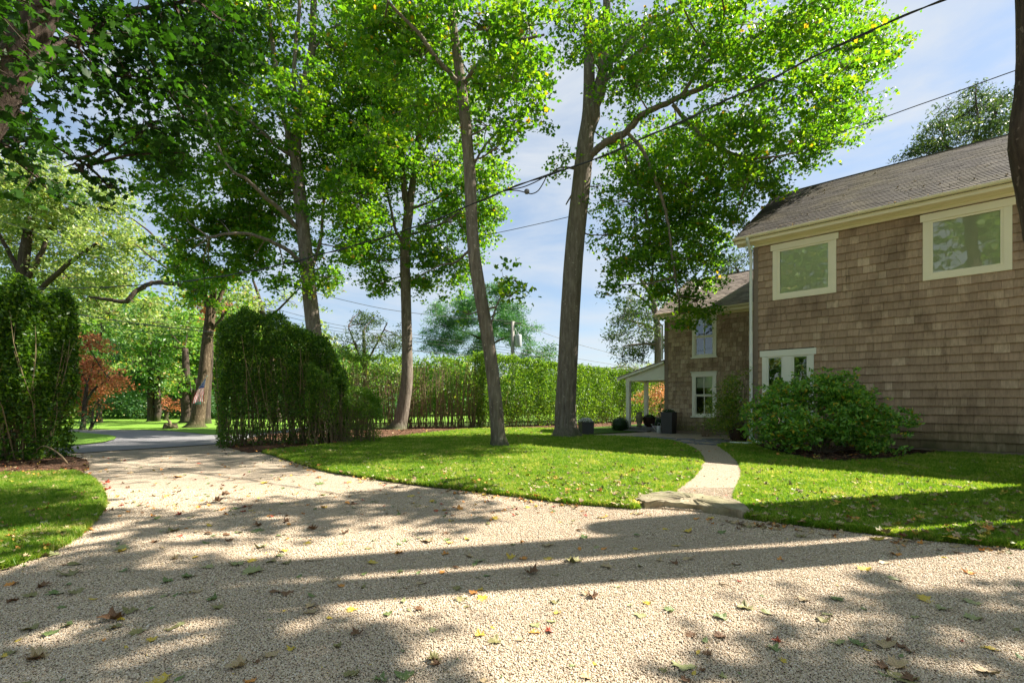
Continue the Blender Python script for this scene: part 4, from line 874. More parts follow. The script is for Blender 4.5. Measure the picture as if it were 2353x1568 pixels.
# near tree at the right edge, its trunk throwing the long shadow across the drive
def edge_tree():
    o = empty('oak_tree', (4.92, 4.35, 0)); tag(o, 'dark trunk with a burl rising past the right edge of the house front', 'tree')
    pts = [(5.25, 4.4, -.05), (5.18, 4.38, .3), (5.10, 4.36, 1.4), (5.02, 4.35, 2.4), (4.95, 4.35, 3.0), (4.86, 4.35, 3.6), (4.88, 4.35, 4.2), (4.86, 4.35, 5.0), (4.72, 4.36, 6.2), (4.6, 4.4, 8.0), (4.5, 4.5, 10)]
    rad = [.36, .26, .235, .235, .24, .265, .225, .21, .20, .16, .1]
    p, r = smooth_path(pts, rad, 7); mb = MB(); mb.tube(p, r, 18, True, .04, 7)
    keep(mb.build('trunk', M['bark_dark'], smooth=True), o)
    mb = MB(); q, r = smooth_path([(4.85, 4.33, 2.93), (4.72, 4.31, 3.02), (4.64, 4.29, 3.08)], [.14, .10, .045], 5); mb.tube(q, r, 10, True, .12); keep(mb.build('burl', M['bark_dark'], smooth=True), o)
    for l in ([(4.6, 4.4, 7.6), (5.6, 3.6, 8.6), (7.0, 2.6, 9.4)], [(4.65, 4.4, 7.0), (3.8, 3.2, 8.4), (3.0, 1.6, 9.3)], [(4.55, 4.45, 8.2), (5.6, 5.6, 9.4), (7, 6.8, 10)]):
        q, r = smooth_path(l, [.12, .08, .03], 5); mb = MB(); mb.tube(q, r, 8, True, .05); keep(mb.build('limb', M['bark_dark'], smooth=True), o)
    return o
edge = edge_tree()
def world_crown(o, blobs, leaf, dens, mat, kind='maple', bark='bark', per=18):
    """crown for a tree whose foliage stands outside the frame: blobs in metres (x, y, z, rx, ry, rz)"""
    pos = []; twig = MB()
    for (x, y, z, a, b, c) in blobs:
        n_sub = 9; u = rng.normal(size=(n_sub, 3)); u /= np.linalg.norm(u, axis=1, keepdims=True); sc = np.array([x, y, z]) + u * (rng.random((n_sub, 1)) ** .4) * np.array([a, b, c]) * .85
        ncl = int(math.pi * a * b * dens / per) + n_sub; ii = rng.integers(0, n_sub, ncl); cl = sc[ii] + rng.normal(size=(ncl, 3)) * min(a, b, c) * .26
        rep = np.repeat(np.arange(ncl), per); pos.append(cl[rep] + rng.normal(size=(len(rep), 3)) * np.array([.2, .2, .08]))
        for s_ in sc: twig.tube([(x, y, z), tuple((np.array([x, y, z]) + s_) / 2 + rng.normal(size=3) * .08), tuple(s_)], [.02, .014, .008], 4, False)
    pos = np.concatenate(pos); pos = pos[outside_house(pos)]
    # a leaf this close to the lens would fill the frame: the crown starts above it
    x, y = proj(pos); ins = (pos[:, 1] > .1) & (x > -60) & (x < 2420) & (y > -30) & (y < 1600); pos = pos[~ins]
    v, f, t = leaves(pos, leaf, kind, .55, .25); npmesh('crown', v, f, t, M[mat], o); keep(tag(twig.build('twigs', M['twig']), kind='stuff'), o)
world_crown(edge, [(5.6, 4.4, 8.6, 1.0, .6, .7), (4.6, 5.0, 9.0, .5, .4, .4), (6.2, 2.6, 9.4, 1.9, 1.7, 1.2), (8.4, 1.4, 8.2, 1.5, 1.3, 1.0), (4.0, .2, 9.3, 1.6, 1.4, .9), (7.4, 4.6, 11, 2, 2, 1.5)], .2, 110, 'maple')
def off_tree(x, y, r, h, lean, blobs, label, mat='maple'):
    o = empty('maple_tree', (x, y, 0)); tag(o, label, 'tree'); q, rr = smooth_path([(x, y, -.05), (x + lean * .1, y, h * .3), (x + lean * .5, y, h * .7), (x + lean, y, h)], [r * 1.3, r, r * .85, r * .5], 6)
    mb = MB(); mb.tube(q, rr, 12, True, .04, 4); keep(mb.build('trunk', M['bark'], smooth=True), o)
    world_crown(o, blobs, .2, 110, mat); return o
off_tree(7.6, 5.55, .29, 12.5, .3, [(7.9, 5.2, 10.8, 1.2, .9, .9), (8.2, 5.6, 13.6, 1.9, 1.6, 1.3), (8.0, 4.0, 8.6, 1.0, .5, .6), (9.8, 3.9, 8.0, .9, .6, .6), (11.4, 4.2, 8.3, 1.1, .7, .7)], 'maple outside the frame to the right whose thin trunk shades the drive')
off_tree(8.3, 6.25, .5, 7.5, .2, [(6.3, 7.2, 9.9, 1.6, 1.1, 1.0), (4.2, 7.6, 10.2, 1.5, 1.1, 1.0), (9.0, 8.2, 10.2, 1.3, 1.0, .9)], 'thick trunked maple outside the frame to the right shading the corner of the lawn')

off_tree(-11.5, -3.5, .3, 9, .6, [(-11.5, -.6, 11, 3.0, 2.6, 2.4), (-11.5, -3, 8.5, 3.2, 2.8, 2.6), (-9.5, -5.5, 7.5, 2.2, 2.2, 2.0), (-14, -.5, 9.5, 2.6, 2.4, 2.2)], 'tall maple standing behind the viewpoint to the left', 'mid')
off_tree(-5.0, -10.5, .3, 9, .4, [(-8.2, -9.6, 11.6, 3.2, 3.0, 2.6), (-5, -10.5, 9, 3.0, 2.8, 2.6), (-7.5, -9, 7, 2.2, 2.2, 1.8)], 'maple standing straight behind the viewpoint', 'mid')

# ------------------------------------------------------------------ hedges
def hedge(name, label, line, half, hts, mat='hedge', leaf=.05, dens=1500, bare=.35, stems=120, ragged=.12, stem_r=.012, holes=.0, base_z=.03, kind='oval', group=None, stem_h=.85, round_=0.0, flatf=.1):
    """a clipped hedge along a line of (X, Y); hts = height at each point; leaves thin out towards the bare feet"""
    pts = [np.array(p, float) for p in line]; seg = [np.linalg.norm(b - a) for a, b in zip(pts[:-1], pts[1:])]; Lt = sum(seg); cum = np.r_[0, np.cumsum(seg)]
    def at(t):
        t = np.clip(t, 0, Lt - 1e-6); i = np.clip(np.searchsorted(cum, t, 'right') - 1, 0, len(seg) - 1); u = (t - cum[i]) / np.array(seg)[i]
        A = np.array(pts); a = A[i]; b = A[i + 1]; d = (b - a) / np.linalg.norm(b - a, axis=-1, keepdims=True)
        hh = np.array(hts); return a + (b - a) * u[..., None], np.stack([-d[..., 1], d[..., 0]], -1), hh[i] + (hh[i + 1] - hh[i]) * u
    o = empty(name, (pts[0][0], pts[0][1], 0)); tag(o, label, 'hedge', group)
    hm = max(hts); area = Lt * hm * 2 + Lt * half * 2 + hm * half * 4
    n = int(area * dens)
    t = rng.uniform(0, Lt, n); side = rng.uniform(-1, 1, n); z = rng.random(n)
    # most leaves sit on the clipped skin, the rest inside
    k = rng.random(n); skin = k < .78; f_ = rng.random(n)
    pe = min(.25, hm * half * 4 / area); aside = skin & (f_ < .78 - pe); top = skin & (f_ >= 1 - pe - .22) & (f_ < 1 - pe); endc = skin & (f_ >= 1 - pe)
    side[aside] = np.sign(side[aside]) * (1 - np.abs(rng.normal(0, .10, aside.sum()))); z[top] = 1 - np.abs(rng.normal(0, .018, top.sum()))
    te = rng.random(endc.sum()) < .5; t[endc] = np.where(te, np.abs(rng.normal(0, .05, endc.sum())), Lt - np.abs(rng.normal(0, .05, endc.sum())))
    c, nn, hh = at(t)
    if round_:
        ed = np.maximum(np.abs(side), np.abs(2 * t / Lt - 1) ** 2.2) ** 4; z = np.where(z > 1 - round_ * 1.6, z - ed * round_, z) + .03 * np.sin(t * 6 + side * 4) * (z > .9)
    lump = 1 + ragged * (np.sin(t * 3.1 + z * 5) * .4 + np.sin(t * 7.7 - z * 9 + 1) * .35 + np.sin(z * 17 + t * 2) * .25)
    waist = 1 - .22 * np.clip(.35 - z, 0, 1) / .35
    pos = np.c_[c + nn * (side * half * lump * waist)[:, None], base_z + z * hh * (1 + .01 * np.sin(t * 5))]
    keep_p = np.clip((z - bare * .25) / max(bare, .01), .0, 1) ** .9
    keep_p = np.maximum(keep_p, .18 + .22 * np.sin(t * 4 + 1) ** 2)
    if holes: keep_p *= np.where(np.sin(t * 2.3 + np.sin(z * 6) * 1.2) * np.sin(z * 7 + t) > .55 - holes, .25, 1)
    ok = rng.random(n) < keep_p; pos = pos[ok]; pos += rng.normal(0, .035, pos.shape); pos[:, 2] *= 1 + .018 * np.sin(pos[:, 0] * 7.3 + pos[:, 1] * 5.1) + .012 * np.sin(pos[:, 0] * 17 - pos[:, 1] * 13)
    # stray shoots standing out of the clipped skin
    ns = int(Lt * 26); sp = pos[rng.integers(0, len(pos), ns * 3)]; sp = sp[np.argsort(-sp[:, 2] + rng.normal(0, .6, len(sp)))][:ns]
    dr_ = rng.normal(size=(ns, 3)) * .5; dr_[:, 2] = np.abs(dr_[:, 2]) + .7; dr_ /= np.linalg.norm(dr_, axis=1, keepdims=True); ln = rng.uniform(.06, .26, ns)
    pos = np.concatenate([pos] + [sp + dr_ * (ln * k / 6)[:, None] + rng.normal(0, .012, (ns, 3)) for k in range(1, 7)])
    v, f, tt = leaves(pos, leaf, kind, flatf, 0.0); npmesh('foliage', v, f, tt, M[mat], o)
    mb = MB()
    for _ in range(stems):
        t0 = random.uniform(.05, Lt - .05); sd = random.uniform(-.9, .9); c, nn, hh = at(np.array([t0])); h = float(hh[0]) * random.uniform(stem_h * .7, stem_h)
        b = np.array([c[0, 0] + nn[0, 0] * sd * half * .7, c[0, 1] + nn[0, 1] * sd * half * .7]); lean = np.array([random.uniform(-.16, .16), random.uniform(-.16, .16)]) + nn[0] * sd * .12; kx = random.uniform(-.08, .08); q = []
        for i in range(6):
            u = i / 5; q.append((b[0] + lean[0] * h * u + kx * math.sin(u * 5) + random.uniform(-.03, .03), b[1] + lean[1] * h * u + random.uniform(-.02, .02) + nn[0, 1] * sd * half * .35 * u, base_z - .02 + h * u))
        r0 = stem_r * random.uniform(.6, 1.5); mb.tube(q, [r0 * (1 - .75 * i / 5) for i in range(6)], 5, False)
        for _k in range(3):
            i = random.randint(1, 4); a = Vector(q[i]); e = a + Vector((random.uniform(-.25, .25), random.uniform(-.25, .25), random.uniform(.15, .5))); mb.tube([a, (a + e) / 2 + Vector((0, 0, .04)), e], [r0 * .45, r0 * .3, r0 * .15], 3, False)
    keep(tag(mb.build('stems', M['stem']), kind='stuff'), o); return o
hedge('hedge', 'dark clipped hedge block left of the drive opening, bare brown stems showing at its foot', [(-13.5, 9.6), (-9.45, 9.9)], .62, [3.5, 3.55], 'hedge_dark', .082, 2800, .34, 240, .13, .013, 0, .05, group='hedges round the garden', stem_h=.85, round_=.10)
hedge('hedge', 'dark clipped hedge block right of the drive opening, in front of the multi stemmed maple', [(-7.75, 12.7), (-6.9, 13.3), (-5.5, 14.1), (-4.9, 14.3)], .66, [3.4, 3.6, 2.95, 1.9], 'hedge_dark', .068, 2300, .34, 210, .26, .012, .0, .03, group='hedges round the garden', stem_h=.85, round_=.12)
hedge('hedge', 'low ragged hedge stub sloping down beside the gateway hedge', [(-5.7, 13.5), (-4.9, 13.7), (-4.0, 14.2)], .6, [2.2, 1.8, 1.25], 'hedge', .05, 2000, .5, 110, .35, .012, .1, .03, group='hedges round the garden', stem_h=.8)
hedge('hedge', 'thin leggy hedge of pale bare stems behind the curved maple', [(-8.3, 19.4), (-5.0, 21.5), (-1.35, 22.3)], .5, [3.1, 3.1, 3.2], 'hedge', .08, 480, .80, 330, .25, .017, .28, .03, group='hedges round the garden', stem_h=1.0)
hedge('hedge', 'long bright clipped hedge wall running behind the lawn to the porch', [(-1.5, 21.9), (1.5, 23.7), (6.5, 28), (11.5, 32.5)], .6, [3.35, 3.1, 2.85, 2.8], 'hedge', .088, 880, .14, 300, .09, .014, 0, .03, group='hedges round the garden', stem_h=.6)

# ------------------------------------------------------------------ bushes near the house
def bush(name, label, cat, Z, blobs, leaf, dens, mat, base, kind='long', stems=14, stem_r=.014, flat=.35, clump=.3, per=16, zoff=.25, group=None, stem_mat='twig', keepf=None, spread=.8):
    b = Vector(base); o = empty(name, (b.x, b.y, 0)); tag(o, label, cat, group)
    tw = MB(); pos = blob_leaves(blobs, Z, leaf, dens, clump, per=per, zoff=zoff, twig=None, spread=spread, keepf=keepf)
    pos = pos[pos[:, 2] > .03]; v, f, t = leaves(pos, leaf, kind, flat, .1); npmesh('foliage', v, f, t, M[mat], o)
    bl = [b_ for b_ in blobs]
    for i in range(stems):
        q = bl[i % len(bl)]; e = P(q[0] + random.uniform(-.6, .6) * q[2], q[1] + random.uniform(-.5, .3) * q[3], Z + (q[4] if len(q) > 4 else 0)); s0 = Vector((b.x + random.uniform(-.12, .12), b.y + random.uniform(-.08, .08), b.z if b.z > .2 else .0))
        m = s0.lerp(e, .45) + Vector((random.uniform(-.1, .1), random.uniform(-.1, .1), random.uniform(0, .12)))
        p, r = smooth_path([s0, m, e], [stem_r, stem_r * .7, stem_r * .25], 5); tw.tube(p, r, 5, False)
    keep(tag(tw.build('stems', M[stem_mat]), kind='stuff'), o); return o
bush('rhododendron', 'big rounded green shrub with some yellow leaves in front of the tall double window', 'shrub', 11.0,
     [(1775, 930, 48, 50, -.0), (1760, 985, 40, 32, -.2), (1840, 905, 58, 38, .3), (1820, 975, 55, 45, -.3), (1905, 900, 55, 42, .0), (1950, 930, 60, 50, -.2), (1985, 960, 60, 45, -.2), (2020, 985, 38, 40, -.5), (1900, 970, 70, 50, -.5),
      (1960, 1000, 60, 32, -.7), (2020, 1020, 30, 20, -.8), (1790, 1005, 40, 18, -.2), (2065, 962, 26, 18, -.3), (2090, 968, 10, 10, -.3), (1925, 866, 34, 20, .2), (1850, 880, 26, 16, .2), (1985, 905, 30, 18, 0), (1790, 890, 22, 14, 0), (1745, 950, 22, 30, .2), (1865, 1043, 12, 7, -.9), (2050, 1042, 16, 8, -.9)],
     .10, 2600, 'rhodo', (6.9, 10.7, 0), 'broad', stems=40, clump=.20, per=14, spread=.36)
bush('potted_shrub', 'tall loose shrub growing from the glazed pot at the corner of the house', 'shrub', 14.3,
     [(1692, 880, 26, 40), (1700, 930, 30, 36), (1672, 930, 28, 32), (1665, 965, 30, 28), (1700, 970, 24, 24), (1712, 865, 14, 22)], .10, 2600, 'olive', (6.80, 14.28, .52), stems=20, clump=.34)
bush('feathery_shrub', 'small brownish feathery shrub below the lower wing window', 'shrub', 16.4,
     [(1612, 975, 22, 18), (1635, 960, 22, 26), (1600, 985, 14, 12), (1650, 985, 16, 16)], .05, 900, 'olive', (6.6, 16.4, 0), stems=20, clump=.4, stem_mat='stem')
def ball(name, label, c, r, mat='box', cat='shrub', n=2600, leaf=.03, squash=.95, group=None):
    o = empty(name, (c[0], c[1], 0)); tag(o, label, cat, group); u = rng.normal(size=(n, 3)); u /= np.linalg.norm(u, axis=1, keepdims=True)
    pos = np.array(c) + u * r * (1 - np.abs(rng.normal(0, .06, (n, 1)))) * np.array([1, 1, squash]); pos = pos[pos[:, 2] > c[2] - r]
    v, f, t = leaves(pos, leaf, 'oval', .1, 0); npmesh('foliage', v, f, t, M[mat], o)
    mb = MB(); m = 10; mb.lathe([(r * .88 * math.sin(math.pi * k / 8), -r * .88 * squash * math.cos(math.pi * k / 8)) for k in range(9)], c, 12); keep(mb.build('inner_growth', M['box'], smooth=True), o); return o
ball('boxwood_ball', 'dark green clipped ball left of the porch deck', P(1424, 976, 19.6), .36, group='clipped balls by the porch')
ball('boxwood_ball', 'dark green clipped ball seen between the two right porch posts', P(1511, 972, 21.8), .36, group='clipped balls by the porch')
bush('hydrangea', 'orange and pink flowering hydrangea seen through the porch', 'shrub', 22.8, [(1478, 905, 26, 16), (1510, 895, 28, 24), (1500, 925, 24, 14), (1535, 900, 16, 22)], .10, 620, 'flower', (7.0, 22.8, 0), 'oval', 14, flat=.5, stem_mat='stem', clump=.4)

# ------------------------------------------------------------------ trees beyond the garden
bgid = 0
def far_tree(name, label, cat, Z, trunk, blobs, mat, leaf=.2, dens=110, kind='oval', limbs=(), bark='bark_dark', group='trees beyond the garden', per=18, clump=.3, zoff=2.0, flat=.4, tw=True):
    return tree(name, label, cat, group, Z, trunk, list(limbs), blobs, leaf, dens, mat, bark, kind, flat, trunk_n=9, zoff=zoff, per=per, clump=clump, root=abs(trunk[0][1] - (HY + 1323 / Z)) < 60, tw=tw)
far_tree('tree', 'huge pale sunlit tree filling the left side above the dark hedge', 'tree', 30, [(60, 962, 16), (60, 800, 14), (50, 650, 12), (70, 500, 8)],
         [(70, 420, 100, 75), (180, 480, 100, 75), (50, 560, 110, 90), (240, 570, 85, 85), (130, 630, 110, 70), (30, 690, 60, 50), (240, 660, 80, 45), (-60, 500, 90, 110), (290, 630, 45, 40), (-140, 620, 100, 90), (200, 690, 60, 40), (130, 430, 80, 60), (250, 480, 60, 60), (10, 430, 70, 80), (290, 560, 50, 50), (120, 530, 90, 70)], 'pale', .24, 150,
         limbs=[[(50, 660, 7), (90, 590, 5), (120, 520, 3)], [(52, 640, 6), (10, 560, 4), (-20, 500, 2)], [(55, 700, 6), (140, 620, 5, -1), (220, 560, 3, -2)]])
far_tree('tree', 'half bare pale tree behind the gap between the hedges, one long dark branch reaching left', 'tree', 26, [(470, 965, 10), (480, 800, 9), (475, 700, 7), (440, 620, 5), (400, 560, 3)],
         [(330, 620, 40, 30), (370, 560, 30, 30), (250, 720, 60, 35), (330, 700, 60, 30), (350, 740, 70, 30)], 'pale', .2, 80,
         limbs=[[(462, 668, 6), (400, 652, 5), (350, 650, 5), (312, 670, 5, -.5), (290, 692, 5, -.7), (250, 688, 4, -.9), (205, 682, 2.5, -1)], [(440, 620, 3.5), (380, 570, 3), (340, 530, 2), (300, 500, 1)], [(430, 600, 3), (400, 540, 2.4), (372, 490, 1.4)], [(420, 640, 3), (360, 600, 2), (310, 560, 1.2)]])
far_tree('broad_tree', 'broad green and yellowing tree over the far lawn behind the flag', 'tree', 27.5, [(431, 972, 14), (430, 930, 13), (428, 880, 9), (425, 800, 6)],
         [(400, 800, 80, 60), (430, 870, 60, 45), (370, 860, 60, 45), (350, 780, 60, 50), (430, 740, 60, 40), (310, 830, 45, 40), (380, 730, 60, 40)], 'mid', .2, 130,
         limbs=[[(424, 945, 6), (418, 905, 5), (405, 870, 3)], [(438, 945, 7), (446, 905, 6), (452, 870, 3)], [(431, 950, 7), (432, 905, 6), (430, 860, 3)]])
far_tree('twin_stem_tree', 'dark drooping twin stemmed tree over the far lawn', 'tree', 29, [(348, 970, 8), (347, 930, 8), (345, 860, 6), (340, 760, 4)],
         [(330, 880, 50, 42), (300, 850, 50, 50), (340, 800, 60, 55), (280, 790, 50, 60), (350, 900, 45, 22), (290, 890, 36, 26), (320, 740, 50, 40)], 'dark', .2, 150,
         limbs=[[(361, 970, 6.5), (362, 930, 6.5), (364, 860, 4), (366, 780, 2)]])
far_tree('spruce_tree', 'yellow green spruce beside the red maple', 'tree', 27, [(228, 968, 5), (230, 850, 4), (232, 740, 2)], [(232, 800, 40, 35), (230, 840, 45, 30), (245, 870, 42, 24), (232, 750, 30, 30)], 'mid', .16, 140, 'long')
far_tree('red_maple', 'rust red japanese maple peeking out beside the left hedge', 'tree', 20.5, [(190, 990, 5), (195, 930, 5), (200, 880, 3)],
         [(215, 835, 50, 28), (245, 862, 42, 20), (215, 895, 55, 26), (262, 888, 24, 12), (200, 790, 40, 25), (190, 860, 50, 40), (205, 930, 20, 18), (175, 920, 40, 30)], 'red', .12, 520, 'oval', per=20, clump=.34, zoff=.8,
         limbs=[[(195, 930, 3), (220, 890, 2.5), (255, 870, 1.5)]])
far_tree('small_tree', 'small dark leaved shrubby tree under the red maple at the road island', 'tree', 20.0, [(208, 990, 3), (212, 960, 2.5), (214, 935, 1.5)], [(212, 945, 17, 22), (205, 965, 15, 12), (222, 925, 12, 16)], 'dark', .09, 220, limbs=[[(208, 985, 2), (222, 960, 1.5), (228, 940, 1)]])
far_tree('gnarled_tree', 'small gnarled orange leaved tree between the two far trunks', 'tree', 31, [(381, 968, 4.5), (383, 948, 4), (384, 940, 3)], [(365, 925, 26, 9), (400, 922, 30, 10), (384, 915, 26, 8)], 'red', .16, 90,
         limbs=[[(383, 945, 2.6), (368, 935, 2.2), (356, 925, 1.4)], [(384, 945, 2.6), (398, 934, 2.2), (412, 926, 1.4)]])
far_tree('old_tree', 'massive furrowed trunk by the road that carries the flag', 'tree', 22.2, [(450, 983, 18), (456, 940, 14.5), (463, 900, 13), (469, 850, 12), (475, 790, 11.5), (481, 740, 11), (484, 710, 10), (489, 680, 7), (494, 640, 5)],
         [(450, 640, 60, 42), (410, 600, 40, 30), (500, 640, 50, 30), (520, 700, 30, 16), (440, 690, 40, 22)], 'maple', .13, 230, 'maple', bark='bark_rough',
         limbs=[[(482, 722, 7), (474, 690, 6), (460, 660, 4), (440, 630, 2.5)], [(484, 725, 7), (502, 690, 5), (520, 650, 3)], [(483, 760, 4), (505, 735, 3), (530, 700, 2)]])
far_tree('pink_leaf_tree', 'pink tinged young tree rising behind the furrowed trunk', 'tree', 24.5, [(512, 976, 4), (512, 800, 4), (510, 700, 3)], [(505, 720, 30, 28), (480, 700, 26, 22), (525, 745, 22, 20)], 'red', .12, 70, 'maple')
far_tree('tree', 'wispy brownish tree above the gateway hedge right of the furrowed trunk', 'tree', 28, [(640, 965, 6), (620, 800, 5), (600, 700, 4), (580, 640, 2)],
         [(600, 700, 60, 30), (560, 680, 45, 30), (760, 660, 34, 26), (720, 690, 40, 20), (660, 690, 50, 30), (520, 690, 40, 40)], 'pale', .18, 60, limbs=[[(610, 740, 3), (650, 700, 2.4), (690, 660, 1.2)], [(600, 720, 3), (570, 680, 2), (550, 640, 1)]])
far_tree('shrubby_tree', 'sparse pointed tree with reddish tips behind the leggy hedge', 'tree', 25, [(838, 960, 6), (838, 850, 5), (835, 760, 3)],
         [(830, 745, 32, 30), (815, 790, 50, 34), (870, 775, 50, 36), (855, 735, 30, 24), (830, 715, 16, 16), (905, 800, 40, 24), (790, 810, 30, 20), (930, 780, 26, 22)], 'sumac', .15, 380, 'long', limbs=[[(838, 850, 3), (815, 790, 2), (800, 750, 1)], [(838, 840, 3), (870, 780, 2), (890, 740, 1)]])
far_tree('shrubby_tree', 'leafy green mass behind the foot of the multi stemmed maple', 'tree', 24, [(770, 960, 5), (770, 880, 4), (770, 840, 3)], [(775, 850, 42, 30), (810, 860, 45, 30), (760, 890, 40, 30), (860, 870, 50, 30), (930, 880, 50, 30)], 'mid', .13, 120)
far_tree('pine_tree', 'large blue green pine behind the hedge between the two middle trunks', 'tree', 41, [(1110, 955, 6), (1110, 850, 5), (1108, 740, 4), (1112, 660, 2)],
         [(1060, 700, 46, 26), (1020, 735, 46, 26), (1100, 690, 46, 28), (1150, 700, 40, 22), (1175, 740, 46, 22), (1040, 770, 60, 24), (1120, 770, 70, 26), (1200, 775, 40, 18), (1190, 710, 26, 14), (1010, 790, 46, 18), (1080, 800, 60, 18), (1160, 660, 26, 14), (1120, 660, 34, 22), (1000, 700, 26, 14), (1220, 750, 20, 10), (1140, 735, 60, 24), (1070, 735, 50, 22), (985, 760, 26, 12)],
         'pine', .42, 330, 'needle', per=30, clump=.24, flat=.35, limbs=[[(1110, 800, 2.5), (1150, 780, 2), (1200, 765, 1)], [(1110, 780, 2.5), (1060, 760, 2), (1010, 745, 1)], [(1109, 740, 2.2), (1150, 715, 1.6), (1190, 700, 1)]])
far_tree('dark_tree', 'low dark tree right of the utility pole behind the long hedge', 'tree', 36, [(1235, 952, 4), (1235, 880, 3), (1238, 820, 2)], [(1235, 820, 42, 18), (1255, 805, 26, 14), (1205, 815, 24, 16), (1220, 800, 20, 10)], 'dark', .22, 340, 'long')
far_tree('tall_tree', 'tall airy grey green tree left of the wing gable', 'tree', 30, [(1512, 960, 9), (1511, 850, 8), (1510, 760, 8), (1500, 690, 5), (1470, 640, 3)],
         [(1440, 720, 34, 30), (1430, 770, 30, 24), (1470, 750, 36, 30), (1440, 800, 34, 18), (1490, 790, 34, 22), (1420, 740, 20, 14), (1450, 690, 30, 20), (1490, 720, 30, 26), (1515, 780, 18, 30), (1475, 815, 30, 16), (1430, 820, 14, 10), (1500, 680, 30, 20)], 'sumac', .22, 340, 'long', bark='bark',
         limbs=[[(1510, 760, 4), (1480, 745, 3), (1440, 735, 2), (1420, 730, 1)], [(1510, 790, 3.5), (1470, 790, 2.5), (1430, 795, 1.2)], [(1505, 720, 3.5), (1480, 690, 2.5), (1450, 670, 1.4)]])
far_tree('small_tree', 'low brownish tree tops above the far end of the long hedge', 'tree', 37, [(1385, 953, 3), (1385, 880, 2.5), (1385, 850, 1)], [(1385, 845, 26, 10), (1460, 845, 34, 14), (1430, 840, 26, 12), (1500, 848, 26, 12)], 'olive', .2, 220, 'long')
far_tree('tree', 'bright green tree top rising behind the wing roof', 'tree', 31, [(1700, 940, 7), (1700, 700, 6), (1695, 620, 3)], [(1690, 615, 50, 36), (1660, 650, 40, 26), (1720, 580, 36, 30), (1650, 600, 36, 30)], 'sumac', .22, 240, 'long')
far_tree('locust_tree', 'feathery dark tree tops with sky gaps behind the main roof ridge', 'tree', 24, [(2230, 950, 9), (2225, 600, 8), (2222, 400, 7), (2240, 320, 4), (2250, 270, 3)],
         [(2160, 300, 46, 34), (2200, 270, 34, 30), (2130, 335, 34, 22), (2085, 355, 34, 16), (2180, 340, 50, 26), (2250, 240, 34, 30), (2290, 260, 42, 34), (2240, 200, 26, 18), (2310, 220, 34, 22), (2280, 310, 46, 26), (2340, 270, 30, 50), (2230, 300, 24, 24), (2180, 250, 20, 16)], 'sumac', .19, 520, 'long', clump=.32,
         limbs=[[(2224, 420, 4), (2180, 350, 3), (2165, 300, 2), (2150, 270, 1)], [(2235, 330, 3.5), (2275, 285, 3), (2290, 240, 1.6)], [(2238, 320, 3), (2245, 270, 2), (2240, 215, 1.2)]])
# far belt of woodland closing the view (reads as one mass)
def belt(name, pts, hts, mat, leaf, n, kind='oval', base=0.0, depth=3.0):
    P_ = np.array(pts); u = rng.random(n); i = np.minimum((u * (len(P_) - 1)).astype(int), len(P_) - 2); fr = u * (len(P_) - 1) - i
    c = P_[i] + (P_[i + 1] - P_[i]) * fr[:, None]; hh = np.array(hts)[i] * (1 - fr) + np.array(hts)[i + 1] * fr
    hh = hh * (1 + .16 * np.sin(c[:, 0] * .8) + .10 * np.sin(c[:, 0] * 2.3 + 1) + .06 * np.sin(c[:, 0] * 5.1))
    z = rng.random(n) ** .8 * hh; y = rng.uniform(-depth, depth, n) + .8 * np.sin(z * 1.7 + c[:, 0] * 1.1)
    pos = np.c_[c[:, 0] + rng.normal(0, .2, n), c[:, 1] + y, base + z]; v, f, t = leaves(pos, leaf, kind, .3, 0)
    o = npmesh(name, v, f, t, M[mat]); o['kind'] = 'stuff'; return o
belt('woodland_edge', [(-60, 40), (-34, 37), (-22, 37), (-14, 40), (4, 46)], [11, 9, 7.5, 4.6, 3.6], 'mid', .42, 60000)
belt('woodland_edge', [(-60, 58), (-30, 52), (-16, 56), (15, 60), (60, 70)], [15, 12, 5.4, 4.2, 4.5], 'pale', .6, 40000)
belt('woodland_edge', [(-34, 8), (-34, -12), (-20, -26), (0, -30), (22, -26), (34, -10)], [7.5, 7, 8, 7, 8, 7], 'mid', .6, 30000)
belt('undergrowth', [(-36, 34), (-22, 33.5), (-14, 34), (-8, 35)], [2.6, 1.7, 1.5, 1.8], 'dark', .2, 26000, 'long', depth=1.0)

# ------------------------------------------------------------------ pots, planters and small things
def potplant(name, label, c, prof, mat, leafmat_, r, h, n=900, leaf=.05, kind='long', cat='plant pot', mound=.6, up=0.0):
    """lathed pot with a rim and soil, and its planting as a part"""
    o = empty(name, c); tag(o, label, cat); mb = MB(); mb.lathe(prof, (0, 0, 0), 28); p = mb.build('pot', M[mat], smooth=True); p.parent = o
    mb = MB(); mb.lathe([(0.001, prof[-1][1] + 0), (prof[-1][0] - .001, prof[-1][1])], (0, 0, 0), 20); q = mb.build('soil', M['soil']); q.parent = o
    if n:
        u = rng.normal(size=(n, 3)); u /= np.linalg.norm(u, axis=1, keepdims=True); u[:, 2] = np.abs(u[:, 2]) * mound + up; pos = u * r * rng.uniform(.55, 1, (n, 1)) + np.array([0, 0, h])
        v, f, t = leaves(pos, leaf, kind, .25, -.3); q = npmesh('foliage', v, f, t, M[leafmat_]); q.parent = o
    return o
bowl = [(0, 0), (.13, 0), (.15, .02), (.235, .16), (.265, .29), (.26, .36), (.285, .385), (.285, .405), (.25, .405), (.245, .36), (.24, .33)]
c = G(1472, 974.5, .166); o = potplant('bowl_planter', 'round dark glazed bowl of green plants on the porch deck', W(-5.05, 3.55, .167), bowl, 'pot', 'box', .24, .38, 1200, .045)
urn = [(0, 0), (.10, 0), (.11, .03), (.085, .10), (.13, .22), (.15, .38), (.12, .50), (.10, .56), (.15, .60), (.15, .615), (.09, .60), (.08, .52)]
